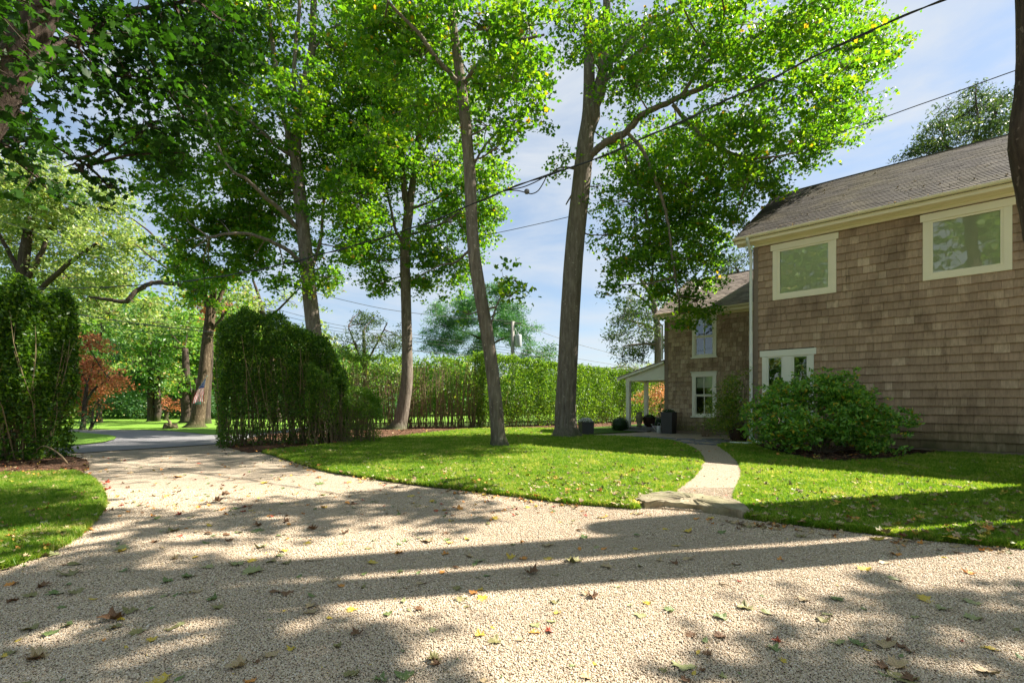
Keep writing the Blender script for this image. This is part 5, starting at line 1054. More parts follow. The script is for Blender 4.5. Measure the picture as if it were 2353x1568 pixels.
potplant('terracotta_urn', 'slim pale rust coloured urn half hidden by the left porch post', W(-5.34, 3.25, .167), urn, 'stone', 'box', .1, .6, 0, cat='urn')
drum = [(0, 0), (.19, 0), (.21, .02), (.245, .15), (.262, .30), (.262, .40), (.275, .42), (.275, .445), (.235, .445), (.23, .40)]
gp_ = G(1700, 1018); potplant('glazed_pot', 'brown glazed drum pot beside the downspout corner holding the tall loose shrub', (6.72, 14.25, .02), drum, 'pot', 'olive', .2, .42, 60, cat='plant pot')
def square_planter(label, c, w0, w1, h, mat, rz, topmat, n, leaf, kind='long', white=0):
    o = empty('square_planter', c, rz); tag(o, label, 'planter'); mb = MB(); a, b, t = w0 / 2, w1 / 2, .02
    v = [(-a, -a, 0), (a, -a, 0), (a, a, 0), (-a, a, 0), (-b, -b, h), (b, -b, h), (b, b, h), (-b, b, h), (-b + t, -b + t, h), (b - t, -b + t, h), (b - t, b - t, h), (-b + t, b - t, h), (-b + t, -b + t, h - .05), (b - t, -b + t, h - .05), (b - t, b - t, h - .05), (-b + t, b - t, h - .05)]
    f = [(3, 2, 1, 0)] + [(k + i, k + (i + 1) % 4, k + 4 + (i + 1) % 4, k + 4 + i) for k in (0, 4, 8) for i in range(4)] + [(12, 13, 14, 15)]
    mb.add(v, f); mb.build('planter_box', M[mat], o)
    u = rng.normal(size=(n, 3)); u /= np.linalg.norm(u, axis=1, keepdims=True); u[:, 2] = np.abs(u[:, 2]) * .55; pos = u * w1 * .5 * rng.uniform(.6, 1.08, (n, 1)) + np.array([0, 0, h - .02])
    v, f, t = leaves(pos, leaf, kind, .2, -.3); q = npmesh('foliage', v, f, t, M['box']); q.parent = o
    if white:
        u = rng.normal(size=(white, 3)); u /= np.linalg.norm(u, axis=1, keepdims=True); u[:, 2] = np.abs(u[:, 2]) * .6; pos = u * w1 * .54 + np.array([0, 0, h])
        v, f, t = leaves(pos, leaf * 1.0, 'oval', .5, 0); q = npmesh('blooms', v, f, t, M['white_flower']); q.parent = o
    return o
square_planter('tall dark square planter with low green plants against the wing wall', W(-3.62, 2.28, .02), .40, .44, .80, 'planter', -.744, 'box', 900, .05, white=14)
square_planter('black square planter of white flowers behind the thickest trunk', (P(1346, 1003, 16.9).x, 16.9, .05), .42, .44, .45, 'planter', .2, 'box', 900, .05, 'oval', 700)
# watering can
o = empty('watering_can', W(-4.0, 2.25, .02)); tag(o, 'small pale metal watering can between the porch step and the tall square planter', 'watering can')
mb = MB(); mb.lathe([(0, 0), (.085, 0), (.088, .01), (.078, .24), (.07, .26), (.045, .27)], (0, 0, 0), 18); mb.build('can_body', M['tin'], o, True)
mb = MB(); mb.tube([(-.07, 0, .06), (-.17, .0, .16), (-.27, 0, .30)], [.022, .016, .012], 8); mb.lathe([(.012, 0), (.035, .03), (.034, .035), (.0, .036)], (-.275, 0, .30), 12); mb.build('spout', M['tin'], o, True)
mb = MB(); mb.tube([(.045, 0, .25), (.06, 0, .36), (.0, 0, .40), (-.04, 0, .35), (-.045, 0, .26)], .007, 6); mb.build('handle', M['tin'], o, True)
# loose white downspout length on the ground
a, b = G(1676, 1017, .06), G(1727, 1019, .06); mb = MB(); mb.tube([a, b], .045, 10); o = mb.build('drain_pipe', M['gutter_white'], smooth=True); tag(o, 'short white drain pipe lying on the ground in front of the glazed pot', 'pipe')

# flag with its pole, and the house number on the furrowed trunk
def PS(x, y, Z): return P(x / 1.3605, y / 1.3605, Z)
def zz(x, y): return (500 + x / 5.227, 1100 + y / 5.227)
flag = empty('flag', tuple(PS(*zz(745, 430), 21.3))); tag(flag, 'united states flag hanging from a short pole on the furrowed trunk', 'flag')
NU, NV = 26, 16; mb = MB(); vs = []
Lft = [(742, 432), (700, 492), (637, 580), (596, 650), (553, 730), (525, 832)]; Rgt = [(747, 432), (737, 500), (722, 562), (718, 640), (714, 715), (711, 796)]
def samp(c, v):
    t = v * (len(c) - 1); i = min(int(t), len(c) - 2); f = t - i; return c[i][0] * (1 - f) + c[i + 1][0] * f, c[i][1] * (1 - f) + c[i + 1][1] * f
for j in range(NV + 1):
    for i in range(NU + 1):
        v = j / NV; u = i / NU; l = samp(Lft, v); r = samp(Rgt, v); x, y = l[0] * (1 - u) + r[0] * u, l[1] * (1 - u) + r[1] * u
        y += 6 * math.sin(u * 9) * v; p = PS(*zz(x, y), 21.3 + .03 * math.sin(u * 12) * v - .15 * u); vs.append(p)
fc = []; mi = []
for j in range(NV):
    for i in range(NU):
        fc.append((j * (NU + 1) + i, (j + 1) * (NU + 1) + i, (j + 1) * (NU + 1) + i + 1, j * (NU + 1) + i + 1)); mi.append(2 if j < NV * .40 else (0 if ((i // 2) % 2 == 0) else 1))
mb.v = [tuple(p) for p in vs]; mb.t = [0.0] * len(vs); mb.f = fc; mb.mi = mi
keep(mb.build('cloth', [M['red_cloth'], M['white_cloth'], M['blue_cloth']], smooth=True), flag)
mb = MB()
for j in range(1, 6):
    for i in range(2 + j):
        u = (i + .5 + (j % 2) * .25) / (2.6 + j); v = .05 + j * .062; l = samp(Lft, v); r = samp(Rgt, v); x, y = l[0] * (1 - u) + r[0] * u, l[1] * (1 - u) + r[1] * u
        c = PS(*zz(x, y), 21.22 - .15 * u); ring = [c + Vector((math.cos(math.pi / 2 + k * math.pi / 5) * (.020 if k % 2 == 0 else .008), 0, math.sin(math.pi / 2 + k * math.pi / 5) * (.020 if k % 2 == 0 else .008))) for k in range(10)]
        mb.add(ring, [tuple(range(10))])
keep(mb.build('stars', M['white_cloth']), flag)
mb = MB(); mb.tube([PS(*zz(600, 640), 21.75), PS(*zz(768, 392), 21.2)], .014, 8); mb.lathe([(0, -.03), (.028, -.01), (.03, .01), (0, .04)], tuple(PS(*zz(770, 388), 21.2)), 10); keep(mb.build('flag_pole', M['gutter_white'], smooth=True), flag)
sg = empty('number_sign', tuple(PS(*zz(617, 826), 21.35))); tag(sg, 'small green house number plate reading 116 under the flag', 'sign')
mb = MB(); mb.box((-.115, 0, -.065), (.23, 0, 0), (0, .012, 0), (0, 0, .13)); mb.build('plate', M['sign_green'], sg)
cu = bpy.data.curves.new('number', 'FONT'); cu.body = '116'; cu.size = .13; cu.align_x = 'CENTER'; cu.align_y = 'CENTER'; cu.extrude = .002
to = bpy.data.objects.new('number', cu); COL.objects.link(to); bpy.context.view_layer.update(); me = bpy.data.meshes.new_from_object(to.evaluated_get(bpy.context.evaluated_depsgraph_get())); bpy.data.objects.remove(to)
me.materials.clear(); me.materials.append(M['sign_white']); q = bpy.data.objects.new('number', me); COL.objects.link(q); q.parent = sg; q.location = (0, -.006, 0); q.rotation_euler = (math.radians(90), 0, 0)
# cut stump on the far lawn
st = empty('tree_stump', tuple(G(389, 983.5, .02))); tag(st, 'low broken stump with pale wood on the far lawn beyond the road', 'stump')
mb = MB(); n = 14; ring = [(.26 * (1 + .2 * math.sin(3 * 6.28 * k / n)) * math.cos(6.28 * k / n), .2 * math.sin(6.28 * k / n)) for k in range(n)]
mb.add([(x * 1.25, y * 1.25, -.03) for x, y in ring] + [(x, y, .12 + .13 * abs(math.sin(k * 1.7))) for k, (x, y) in enumerate(ring)] + [(0, 0, .12)], [(i, (i + 1) % n, n + (i + 1) % n, n + i) for i in range(n)] + [(n + i, n + (i + 1) % n, 2 * n) for i in range(n)])
mb.build('stump_wood', M['bark_rough'], st); mb = MB(); mb.tube([(0, 0, .1), (.02, 0, .3), (-.10, 0, .42)], [.09, .06, .03], 7); mb.tube([(.1, -.1, .05), (.3, -.15, .10), (.5, -.2, .03)], [.07, .05, .03], 6); mb.build('broken_limb', M['stem'], st)
# utility pole with transformer
up = empty('utility_pole', (P(1177.5, 900, 31).x, 31, 0)); tag(up, 'grey wooden utility pole carrying a transformer can behind the long hedge', 'utility pole')
x = P(1177.5, 900, 31).x; mb = MB(); mb.tube([(0, 0, -.1), (0, 0, 4), (0, 0, P(1177, 738, 31).z)], [.15, .13, .115], 12); mb.build('pole_shaft', M['pole'], up, True)
mb = MB(); zc = P(0, 781, 31).z; mb.lathe([(0, -.42), (.20, -.42), (.215, -.38), (.215, .30), (.19, .36), (.05, .38), (0, .38)], (.36, 0, zc), 18); mb.build('transformer', M['metal'], up, True)
mb = MB(); mb.tube([(.36, 0, zc + .37), (.36, 0, zc + .52)], [.035, .02], 8); mb.box((.08, -.03, zc + .1), (.10, 0, 0), (0, .06, 0), (0, 0, .06)); mb.tube([(.3, 0, zc + .45), (.1, 0, zc + .9), (0, 0, zc + 1.0)], .012, 5); mb.build('bushing', M['metal'], up)
mb = MB(); zt = P(0, 742, 31).z; mb.box((-.55, -.05, zt - .06), (1.1, 0, 0), (0, .1, 0), (0, 0, .1)); mb.build('crossarm', M['pole'], up)
mb = MB(); mb.tube([(.1, 0, zc - .5), (.35, .0, zc - .95), (.7, 0, zc - 1.15)], .016, 5); mb.build('jumper_wire', M['street_wire'], up)

# ------------------------------------------------------------------ overhead lines
def wire(label, pts, Za, Zb, r, mat='cable', k=6, twist=False):
    x0, x1 = pts[0][0], pts[-1][0]; q = []
    for p in pts:
        t = (p[0] - x0) / (x1 - x0); q.append(P(p[0], p[1], 1 / ((1 - t) / Za + t / Zb)))
    o = empty('overhead_cable', tuple(q[0])); tag(o, label, 'cable', 'overhead lines'); s, _ = smooth_path(q, [r] * len(q), k)
    mb = MB(); mb.tube(s, r, 6, False); keep(mb.build('cable_run', M[mat], smooth=True), o)
    if twist:
        mb = MB(); L_ = 0; h = []
        dense_, _ = smooth_path(s, [r] * len(s), 6)
        for i, p in enumerate(dense_):
            L_ += (p - dense_[i - 1]).length if i else 0; h.append(p + Vector((0, math.cos(L_ * 5) * r * 1.7, math.sin(L_ * 5) * r * 1.7 - r * .5)))
        mb.tube(h, r * .85, 5, False); keep(mb.build('twisted_wire', M[mat], smooth=True), o)
    return o, q
svc, q = wire('thick twisted black cable crossing from top right past the tallest trunk to the left', [(2420, -110), (2160, 2), (2010, 66), (1900, 116), (1770, 182), (1640, 244), (1500, 308), (1350, 372), (1256, 402), (1180, 430), (1100, 462), (1000, 505), (880, 545), (760, 578), (600, 618), (430, 645), (300, 656), (180, 661), (0, 662), (-200, 650)], 6.4, 19, .0115, twist=True)
def loop(pts, r, box, name='splice_loop'):
    def zat(x): t = (2420 - x) / 2620; return 1 / ((1 - t) / 6.4 + t / 19)
    q = [P(x, y, zat(x)) for x, y in pts]; s, rr = smooth_path(q, [r] * len(q), 6); mb = MB(); mb.tube(s, r, 6); keep(mb.build(name, M['cable'], smooth=True), svc)
    b = P(box[0], box[1], zat(box[0])); k = zat(box[0]) / FD; mb = MB(); w_ = box[2] * k
    mb.lathe([(0, -w_ * .8), (w_ * .7, -w_ * .8), (w_, -w_ * .4), (w_, w_ * .4), (w_ * .7, w_ * .8), (0, w_ * .8)], tuple(b), 8); keep(mb.build('splice_box', M['street_wire']), svc)
loop([(1256, 403), (1248, 420), (1236, 438), (1222, 445), (1210, 443), (1190, 438), (1170, 437), (1155, 436)], .010, (1210, 440, 6))
loop([(1256, 403), (1230, 418), (1200, 430), (1170, 436), (1140, 444)], .010, (1034, 508, 5))
loop([(1060, 480), (1040, 500), (1032, 508), (1010, 515), (990, 520), (975, 514), (962, 503)], .009, (992, 521, 4))
wire('thin second line from the right edge trunk down behind the tallest maple', [(2500, 105), (2330, 163), (2200, 210), (2100, 245), (1990, 284), (1800, 345), (1560, 425), (1375, 481), (1165, 530), (1000, 562)], 11, 22, .012)
wire('thick street cable dropping right from the dark hedge to the furrowed trunk', [(-100, 672), (0, 690), (190, 724), (340, 746), (490, 763)], 19, 20.8, .022, 'street_wire')
wire('thin brownish street wire just under the thick street cable', [(-100, 705), (200, 742), (350, 765), (490, 776)], 19, 20.8, .010, 'street_wire')
wire('faint line across the pale tree at the far left', [(-50, 496), (0, 507), (100, 541), (200, 585), (340, 612)], 18, 21, .010, 'street_wire')
wire('street line passing behind the curved maple to the top of the utility pole', [(640, 650), (785, 688), (900, 712), (1030, 727), (1110, 733), (1178, 738)], 27, 31, .016, 'street_wire')
wire('uppermost of the three close street lines behind the hedges', [(600, 700), (725, 734), (800, 750), (950, 768), (1060, 784), (1178, 800)], 27, 31, .012, 'street_wire')
wire('middle of the three close street lines behind the hedges', [(600, 712), (725, 743), (800, 757), (950, 775), (1060, 790), (1178, 806)], 27, 31, .012, 'street_wire')
wire('lowest of the three close street lines behind the hedges', [(600, 724), (725, 752), (800, 764), (950, 784), (1060, 797), (1178, 812)], 27, 31, .012, 'street_wire')
wire('cable running low over the leggy hedge toward the utility pole', [(700, 790), (760, 797), (900, 800), (1000, 810), (1178, 825)], 27, 31, .022, 'street_wire')
wire('street line falling right from the pole top behind the tallest trunk', [(1178, 738), (1225, 755), (1310, 785), (1400, 810), (1540, 850)], 31, 38, .016, 'street_wire')
wire('upper of the two low street lines right of the tallest trunk', [(1178, 800), (1260, 812), (1330, 824), (1440, 842), (1560, 862)], 31, 38, .014, 'street_wire')
wire('lower of the two low street lines right of the tallest trunk', [(1178, 808), (1260, 822), (1330, 835), (1440, 852), (1560, 872)], 31, 38, .014, 'street_wire')

# ------------------------------------------------------------------ fallen leaves and litter
OUT = [(0, -.42), (.05, -.20), (.22, -.44), (.24, -.26), (.30, -.22), (.50, -.12), (.36, .02), (.46, .22), (.30, .18), (.16, .20), (.14, .42), (0, .62),
       (-.14, .42), (-.16, .20), (-.30, .18), (-.46, .22), (-.36, .02), (-.50, -.12), (-.30, -.22), (-.24, -.26), (-.22, -.44), (-.05, -.20)]
OUT_OVAL = [(0, -.5), (.16, -.3), (.22, 0), (.14, .3), (0, .5), (-.14, .3), (-.22, 0), (-.16, -.3)]
def leaf_mesh(curl, seed, outline=OUT, stalk=True):
    r = random.Random(seed); ax = r.uniform(0, 3.14); k1 = curl * r.uniform(.8, 1.6); k2 = curl * r.uniform(-.3, .9)
    def lift(x, y):
        u = x * math.cos(ax) + y * math.sin(ax); v = -x * math.sin(ax) + y * math.cos(ax)
        return k1 * u * u + k2 * v * v * .7 + .12 * curl * math.sin(7 * x + seed) * math.sin(6 * y)
    vs = [(0, 0, 0)] + [(x, y, 0) for x, y in [(a * .5, b * .5) for a, b in outline]] + [(x, y, 0) for x, y in outline]; n = len(outline)
    vs = [((x * (1 - .35 * curl * abs(x))), y * (1 - .3 * curl * abs(y)), lift(x, y) + r.uniform(-.02, .02) * (abs(x) + abs(y) > .3)) for x, y, _ in vs]
    z0 = min(v[2] for v in vs); vs = [(x, y, z - z0 * .8) for x, y, z in vs]
    fs = [(0, 1 + i, 1 + (i + 1) % n) for i in range(n)] + [(1 + i, 1 + n + i, 1 + n + (i + 1) % n, 1 + (i + 1) % n) for i in range(n)]
    if stalk:
        b = len(vs); p0 = vs[1 + n]; vs += [(p0[0] - .012, p0[1], p0[2]), (p0[0] + .012, p0[1], p0[2]), (p0[0] + .10, p0[1] - .42, p0[2] + .06), (p0[0] + .085, p0[1] - .42, p0[2] + .06)]; fs.append((b, b + 1, b + 2, b + 3))
    me = bpy.data.meshes.new('fallen_leaf'); me.from_pydata(vs, [], fs); me.materials.append(LIT['tan']); me.update(); return me
FLAT = [leaf_mesh(.25, s) for s in range(4)]; CURL = [leaf_mesh(.65, 10 + s) for s in range(5)]; FOLD = [leaf_mesh(1.05, 20 + s) for s in range(4)]; SMALL = [leaf_mesh(.7, 30 + s, OUT_OVAL) for s in range(3)]
KIND = {'f': (FLAT, 'flat open'), 'c': (CURL, 'half curled'), 'k': (FOLD, 'tightly crumpled'), 's': (SMALL, 'small narrow')}
CN = {'g': 'green', 'p': 'pale', 'y': 'yellow', 'o': 'orange', 'b': 'brown', 't': 'tan', 'r': 'red', 'l': 'olive'}
CW = {'g': 'green', 'p': 'pale green', 'y': 'yellow', 'o': 'orange', 'b': 'dark brown', 't': 'tan', 'r': 'rust red', 'l': 'olive'}
nleaf = 0; placed = []
def drop(xd, yd, col, kd, size, z=.008, where=None):
    """one fallen leaf; size in photo pixels across (2352 wide)"""
    global nleaf
    c = G(xd, yd, z); s = size * c.y / FD; me = random.choice(KIND[kd][0] if kd != 'f' or random.random() < .5 else CURL[:2]); o = bpy.data.objects.new('fallen_leaf', me); COL.objects.link(o)
    o.location = c; o.scale = (s, s, s * random.uniform(.7, 1.0)); o.rotation_euler = (random.uniform(-.18, .18), random.uniform(-.18, .18), random.uniform(0, 6.28))
    o.material_slots[0].link = 'OBJECT'; o.material_slots[0].material = LIT[CN[col]]
    if where is None:
        v = ['at the far end of the drive', 'on the far gravel', 'on the middle gravel', 'on the gravel', 'on the near gravel', 'on the closest gravel'][min(5, int((yd > 1130)) + (yd > 1190) + (yd > 1270) + (yd > 1370) + (yd > 1470))]
        h = ['far left', 'left', 'left of centre', 'just left of centre', 'just right of centre', 'right of centre', 'right', 'far right'][min(7, int(xd / 294))]
        where = f'{v}, {h}'
    tag(o, f'{KIND[kd][1]} {CW[col]} maple leaf {where}', 'leaf', 'fallen leaves on the drive' if z < .02 else 'fallen leaves on the lawn'); nleaf += 1; placed.append((c.x, c.y)); return o
# the leaves that show large on the gravel, read off the photograph: left third, middle, right third
A = '''135,885k? 275,660,c,l,75;330,655,c,p,55;30,740,f,l,70;150,722,s,g,40;460,712,s,l,70;400,715,s,b,35;430,770,f,l,100;760,750,c,g,55;745,610,f,p,70;745,630,f,y,60;270,847,k,b,70;75,832,c,o,65;190,905,c,l,65;340,888,f,g,80;420,835,s,g,50;460,884,c,l,75;
380,975,s,g,50;75,940,k,b,60;410,1088,c,g,60;180,1110,c,l,85;295,1137,c,g,80;120,1175,s,y,45;225,1285,k,t,115;215,1290,c,b,90;60,1255,f,l,60;15,1280,c,y,45;680,1052,k,b,120;740,1050,s,y,60;700,1098,c,l,80;800,1000,f,l,80;
845,1128,c,l,80;930,1170,f,y,55;775,1220,s,y,35;635,1175,s,o,40;1020,818,c,g,65;1075,900,s,g,50;1010,905,s,p,45;1150,790,c,g,75;1205,878,c,t,65;1115,890,s,g,45;1050,1100,f,l,75;1110,1078,f,p,50;1305,928,k,g,60;1335,980,c,l,60;
1450,712,f,p,80;1550,758,f,p,110;1545,690,f,y,60;1280,728,f,p,60;1200,668,s,y,50;1075,678,k,t,45;1000,608,c,t,25;1600,606,f,p,65;1740,628,f,y,55;1715,660,f,p,45;1750,705,f,l,55;1660,697,f,l,55;1760,890,f,b,70;1690,882,s,b,70;
1910,905,s,g,55;1905,968,c,t,75;1905,1005,f,t,80;1745,995,s,y,25;1655,1050,s,p,35;2050,810,c,t,55;2085,843,c,o,50;2150,990,f,y,60;2225,852,s,l,50;2235,768,s,g,50;1830,787,s,g,45;1785,1228,c,y,55;1660,1268,c,t,85;1565,1315,k,b,45;1455,1340,k,t,110;2190,1140,k,b,80;
2070,1215,k,l,50;2150,1388,f,l,95;2330,1420,f,g,80;2280,700,f,y,65;2020,1040,s,y,40;955,575,c,b,50;1105,537,c,r,35;1095,408,k,r,40;960,428,s,g,65;975,1420,f,y,130;1100,1410,s,g,60;385,1415,s,g,35;1530,1430,f,o,70;165,1440,s,l,60;
1380,282,k,b,50;1330,325,k,b,60;1240,321,c,o,30;1355,377,s,o,55;1455,368,s,g,60;1170,425,s,p,40;860,350,f,g,40;905,357,s,o,35;1025,291,s,o,45;1575,477,k,b,50;1755,452,k,b,45;1770,467,s,o,40;1910,497,k,b,60;2110,520,k,b,45;
2130,338,s,o,50;1735,340,s,g,35;1985,365,s,y,50;2290,325,s,g,35;2095,585,s,p,45;2260,615,s,l,50;1880,580,f,y,45;1620,212,f,y,45;1960,216,f,g,50;1090,174,f,o,60;720,172,s,o,30;650,130,s,o,25;650,215,k,r,45;655,255,k,r,45;1565,92,s,o,25;1225,95,s,r,30;
1895,163,s,o,25;1670,168,s,g,28;505,517,c,r,45;535,425,c,o,45;590,408,f,y,45;720,583,s,g,40;1275,525,s,b,60;1060,508,f,l,75;990,508,s,p,35;1570,505,f,g,65;1460,518,s,g,45;1390,530,s,b,50;1310,540,s,g,50;1140,492,s,o,35;1205,511,s,t,45;1285,475,s,y,45;1405,565,c,b,45;1265,582,s,g,50;1725,535,s,g,50;2290,566,s,g,40;1760,555,s,o,40;
820,332,s,l,40;760,378,s,g,30;575,925,s,y,50;930,978,s,g,45'''
Bz = '''155,1525,c,g,130;330,1410,k,l,90;345,1450,k,b,70;350,1425,c,t,70;740,1290,c,l,85;640,1248,f,y,65;325,1217,f,p,60;725,1198,s,y,35;1010,1180,f,p,65;1010,1225,f,o,70;1105,1225,k,r,60;915,1280,c,t,50;1120,1155,f,p,60;1160,1100,f,y,50;1140,1030,f,l,60;
130,1358,s,g,45;235,1072,c,b,60;20,1110,f,g,60;165,1082,s,p,40;655,1002,f,y,70;600,970,c,o,55;645,948,f,y,45;510,1012,f,l,70;560,1060,s,l,55;495,940,c,l,55;130,1020,s,p,60;635,750,f,p,75;610,772,s,g,60;570,725,c,t,55;410,705,c,o,45;440,630,f,y,45;
98,700,c,o,60;285,622,c,t,80;145,622,c,g,45;100,642,s,g,45;240,600,s,g,45;555,608,s,y,60;430,610,s,g,60;415,568,c,b,45;225,385,f,l,42;450,484,f,y,40;500,408,c,o,55;320,356,f,y,40;180,320,f,y,45;740,470,f,y,55;710,480,s,o,45;665,458,s,t,55;695,505,s,l,50;
1320,470,s,b,25;1270,482,s,l,45;1335,597,c,g,55;1305,550,s,b,55;1250,503,s,l,40;1455,465,s,y,70;1180,494,s,y,35;1305,673,s,o,50;1470,672,s,o,50;1420,662,s,p,45;1095,650,f,t,85;1100,738,f,y,65;1265,755,f,l,105;1490,790,c,t,70;930,738,f,o,60;850,730,f,y,60;925,630,k,o,35;860,645,f,p,40;
390,830,c,o,50;110,825,f,g,45;230,832,s,g,45;65,865,c,t,35;480,798,s,b,60;985,838,k,b,100;1145,845,f,l,50;625,865,s,l,35;690,855,s,g,60;250,905,s,t,70;2025,557,f,y,60;1885,542,s,y,45;2250,563,c,g,55;1690,582,s,g,60;1690,675,s,y,50;1950,650,f,y,50;1840,750,c,t,45;1940,766,k,b,60;2040,740,s,t,85;
1710,790,s,l,55;2340,778,s,t,40;1395,995,k,b,75;1350,975,k,t,60;1565,925,s,p,50;1530,885,s,b,40;1645,1048,s,p,40;1760,1035,f,y,50;1710,1115,f,p,75;1905,1080,f,g,70;2245,1130,f,g,90;2050,1250,c,b,70;2250,1258,c,b,65;2145,1288,s,g,60;2165,1375,c,b,60;2100,1362,s,y,45;
2005,1455,f,p,140;2070,1505,s,y,50;1870,1485,c,l,55;2130,1485,k,b,45;2265,1528,c,p,50;2010,1555,k,b,60;1410,1444,s,y,45;1262,1452,s,g,45;1350,1530,c,t,75;785,1525,s,g,30;675,1555,c,t,60;490,1408,s,g,30;2090,470,s,o,55;2185,465,f,y,40'''
C = '''880,800,c,t,75;1100,795,f,g,80;490,852,f,l,100;1695,795,f,y,100;1490,662,s,p,75;1810,862,c,p,85;2000,812,f,p,95;2020,922,f,p,100;1985,618,f,o,70;1620,912,f,p,50;1035,892,f,p,60;1005,935,c,l,80;635,888,s,p,80;450,678,k,r,30;725,530,c,o,40;1490,495,c,o,65;
430,565,s,b,65;860,375,f,l,70;1295,595,f,y,90;1420,553,s,t,75;1360,395,f,y,75;1005,362,s,t,55;1915,488,s,b,60;1790,468,s,b,45;1890,445,c,t,60;1820,518,s,y,45;1705,418,s,t,60;1100,1080,f,p,90;1240,1090,c,g,95;1410,1100,f,t,120;1450,1085,k,b,60;1530,1115,k,b,60;
1595,1150,k,b,60;1530,1175,s,g,50;1310,1135,s,y,50;1300,1115,s,l,40;1510,1240,k,t,120;1400,1250,k,b,90;1540,1325,f,l,170;1590,1330,k,b,90;2095,1280,c,t,120;2130,1125,f,y,80;2300,998,s,l,60;1935,1075,k,r,30;1260,1040,s,t,45;1410,1298,s,g,65;2330,1185,s,g,60;740,1205,f,y,55;
340,1312,f,p,50;680,1125,c,g,80;700,1078,k,r,60;245,1160,s,b,60;320,1045,c,b,75;585,1205,s,b,30;1285,860,s,g,45;605,775,s,g,35;2300,705,s,g,30;2250,585,s,g,35;2110,608,s,p,30;1870,573,s,t,40;275,700,s,l,25;450,1290,s,g,30'''
for txt, ox, oy, sc in ((A, 0, 1400, 1.9608), (Bz, 1200, 1400, 2.139), (C, 2100, 1500, 2.139)):
    for it in txt.replace('135,885k? ', '').replace('\n', '').split(';'):
        x, y, kd, col, s = it.split(','); xs, ys = ox + float(x) / sc, oy + float(y) / sc
        drop(xs / 1.3605, ys / 1.3605, col, kd, float(s) / sc / 1.3605 * 1.3)
for x, y, col, kd, s, wh in ((100, 1170, 'o', 'f', 26, 'glowing on the left lawn'), (55, 1098, 'o', 'f', 14, 'at the far side of the left lawn'), (40, 1108, 'y', 'f', 12, 'at the edge of the left mulch'), (2030, 1223, 'l', 'k', 38, 'propped in the grass by the right lawn edge'),
        (2070, 1231, 'b', 'k', 30, 'propped in the grass by the right lawn edge'), (2240, 1240, 't', 'c', 24, 'on the shaded right lawn'), (2265, 1150, 'p', 'c', 22, 'on the shaded right lawn')):
    drop(x, y, col, kd, s, .06, wh)
# lawn leaves, singly up to the limit, then joined litter
cols_l = ['t', 'p', 't', 'y', 'l', 'o', 'b', 't', 'p', 't']
joined = {}
def join_leaf(xd, yd, col, kd, size, z):
    c = G(xd, yd, z); s = size * c.y / FD; me = random.choice(KIND[kd][0]); R_ = Euler((random.uniform(-.5, .5), random.uniform(-.5, .5), random.uniform(0, 6.28))).to_matrix()
    v = np.array([tuple(c + R_ @ (Vector(q.co) * s)) for q in me.vertices]); joined.setdefault(CN[col], MB()).add([tuple(a) for a in v], [tuple(p.vertices) for p in me.polygons])
def lawn_leaf(poly, n, x0, x1, y0, y1, big=(16, 30), z=.062, mat_cols=cols_l):
    k = 0
    while k < n:
        x, y = random.uniform(x0, x1), y0 + (y1 - y0) * random.random() ** .8; c = G(x, y, .04)
        if not in_poly(np.array([[c.x, c.y]]), poly)[0]: k += .2; continue
        s = random.uniform(*big) * (y - HY) / 200 * random.uniform(.5, 1.1) + 2
        join_leaf(x, y, random.choice(mat_cols), random.choice('fccks'), s, z); k += 1
lawn_leaf(lawn_c, 900, 640, 1620, 1030, 1170, (9, 17)); lawn_leaf(lawn_r, 620, 1690, 2352, 1050, 1262, (9, 17)); lawn_leaf(lawn_l, 200, 0, 240, 1085, 1330, (9, 16), .06)
far_cols = ['o', 'o', 'y', 'b', 't', 'r', 'g', 'l']
for _ in range(520):
    x, y = random.uniform(150, 1500), 1035 + 150 * random.random() ** .9; c = G(x, y, 0)
    if in_poly(np.array([[c.x, c.y]]), lawn_c)[0] or in_poly(np.array([[c.x, c.y]]), lawn_l)[0]: continue
    join_leaf(x, y, random.choice(far_cols), random.choice('fccs'), random.uniform(5, 10) * (y - HY) / 200 + 2, .01)
for _ in range(900):
    x, y = random.uniform(0, 2352), 1180 + 388 * random.random(); c = G(x, y, 0)
    if any(in_poly(np.array([[c.x, c.y]]), p)[0] for p in (lawn_c, lawn_l, lawn_r)): continue
    join_leaf(x, y, random.choice('glbtbly'), 's', random.uniform(2, 8), .01)
for _ in range(420):   # litter on mulch, forecourt and path
    x, y = random.choice([(random.uniform(0, 210), random.uniform(1050, 1090)), (random.uniform(820, 1250), random.uniform(985, 1010)), (random.uniform(1540, 1700), random.uniform(1010, 1150)), (random.uniform(1760, 2080), random.uniform(1035, 1060)), (random.uniform(500, 800), random.uniform(1012, 1045))])
    join_leaf(x, y, random.choice('otbrly'), random.choice('fcks'), random.uniform(3, 8), .09)
def drift(poly, n, spread, z, cols, dy=6):
    for _ in range(n):
        k = random.randrange(len(poly) - 1); u = random.random(); x = poly[k][0] * (1 - u) + poly[k + 1][0] * u; y = poly[k][1] * (1 - u) + poly[k + 1][1] * u
        if math.sin(x * .031) + math.sin(x * .011 + 1) < -.2: continue
        join_leaf(x + random.gauss(0, spread), y + abs(random.gauss(0, dy)) * (y - HY) / 250, random.choice(cols), random.choice('fccks'), random.uniform(4, 12) * (y - HY) / 220 + 2, z)
drift([(640, 1052), (740, 1082), (900, 1108), (1100, 1133), (1290, 1157), (1460, 1171)], 190, 8, .01, 'otbyl')
drift([(1460, 1172), (1705, 1199), (1800, 1205), (2000, 1229), (2100, 1241), (2352, 1264)], 190, 10, .012, 'btolt')
drift([(170, 1090), (205, 1104), (228, 1132), (232, 1168), (205, 1208), (150, 1253)], 90, 7, .01, 'oobtr')
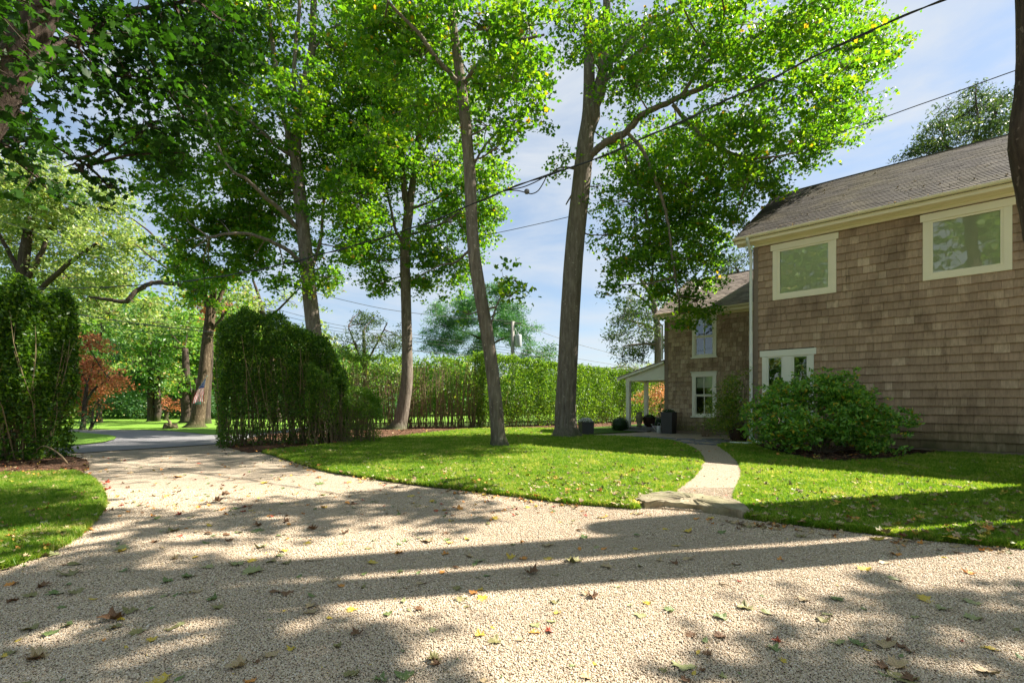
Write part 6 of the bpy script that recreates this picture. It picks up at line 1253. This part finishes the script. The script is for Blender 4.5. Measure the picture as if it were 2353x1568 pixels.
drift([(0, 1088), (100, 1085), (205, 1080)], 90, 8, .06, 'oobtr', 3)
for nm, mb in joined.items(): o = mb.build('leaf_litter', LIT[nm]); o['kind'] = 'stuff'
# leaves fallen on the roofs and in the gutter
mb = MB()
for _ in range(150):
    main = random.random() < .75; s = random.uniform(-.3, 9) if main else random.uniform(-3.4, -.1); t = random.random() ** (1.0 if random.random() < .4 else 3.5)
    o_, s0, s1, de, ze, dr, zr = roofs['main_roof' if main else 'wing_roof']; c = W(s, de + (dr - de) * t, ze + (zr - ze) * t + .035); me = random.choice(SMALL + CURL); sc = random.uniform(.03, .075)
    R_ = Euler((random.uniform(-.7, .7), random.uniform(-.7, .7), random.uniform(0, 6.28))).to_matrix(); mb.add([tuple(c + R_ @ (Vector(q.co) * sc)) for q in me.vertices], [tuple(p.vertices) for p in me.polygons])
o = mb.build('leaf_litter', LIT['tan']); o['kind'] = 'stuff'
# twigs on gravel, fallen branch at the left hedge
for x, y, l, lb in ((1840, 1100, 30, 'thin curved twig'), ):
    pass
def twig(label, pts, r):
    s, rr = smooth_path(pts, [r * (1 - .6 * i / (len(pts) - 1)) for i in range(len(pts))], 5); mb = MB(); mb.tube(s, rr, 5); o = mb.build('fallen_twig', M['stem'], smooth=True); tag(o, label, 'twig')
twig('long pale broken branch arching out of the foot of the left dark hedge', [P(158, 1068, 8.9), P(140, 1046, 8.8), P(118, 1030, 8.9), P(98, 1024, 9.1), P(84, 1033, 9.2)], .018)
twig('thin dark twig lying on the sunlit gravel right of centre', [G(1652, 1339, .012), G(1672, 1343, .02), G(1690, 1350, .01)], .005)
twig('short straight twig lying on the sunlit gravel left of centre', [G(700, 1287, .012), G(725, 1287, .012), G(748, 1284, .015)], .005)
twig('bare stick on the grass near the foot of the main wall', [G(2060, 1060, .07), G(2095, 1067, .08), G(2110, 1072, .07)], .009)
# mulch chips, loose pieces on the beds
mb = MB()
for poly, n, z in ((mul, 2600, .04), (mulch_l, 1200, .06), (bush_bed, 800, .085)):
    P_ = np.array(poly); lo, hi = P_.min(0), P_.max(0); q = rng.uniform(lo, hi, (n * 3, 2)); q = q[in_poly(q, poly)][:n]
    for x, y in q:
        R_ = Euler((random.uniform(-.5, .5), random.uniform(-.5, .5), random.uniform(0, 6.28))).to_matrix(); a, b = random.uniform(.02, .06), random.uniform(.006, .016); c = Vector((x, y, z + .008))
        mb.add([c + R_ @ Vector(v) for v in ((-a, -b, 0), (a, -b, 0), (a * .9, b, .005), (-a, b, .008))], [(0, 1, 2, 3)], random.random())
o = mb.build('mulch_chips', M['mulch']); o['kind'] = 'stuff'
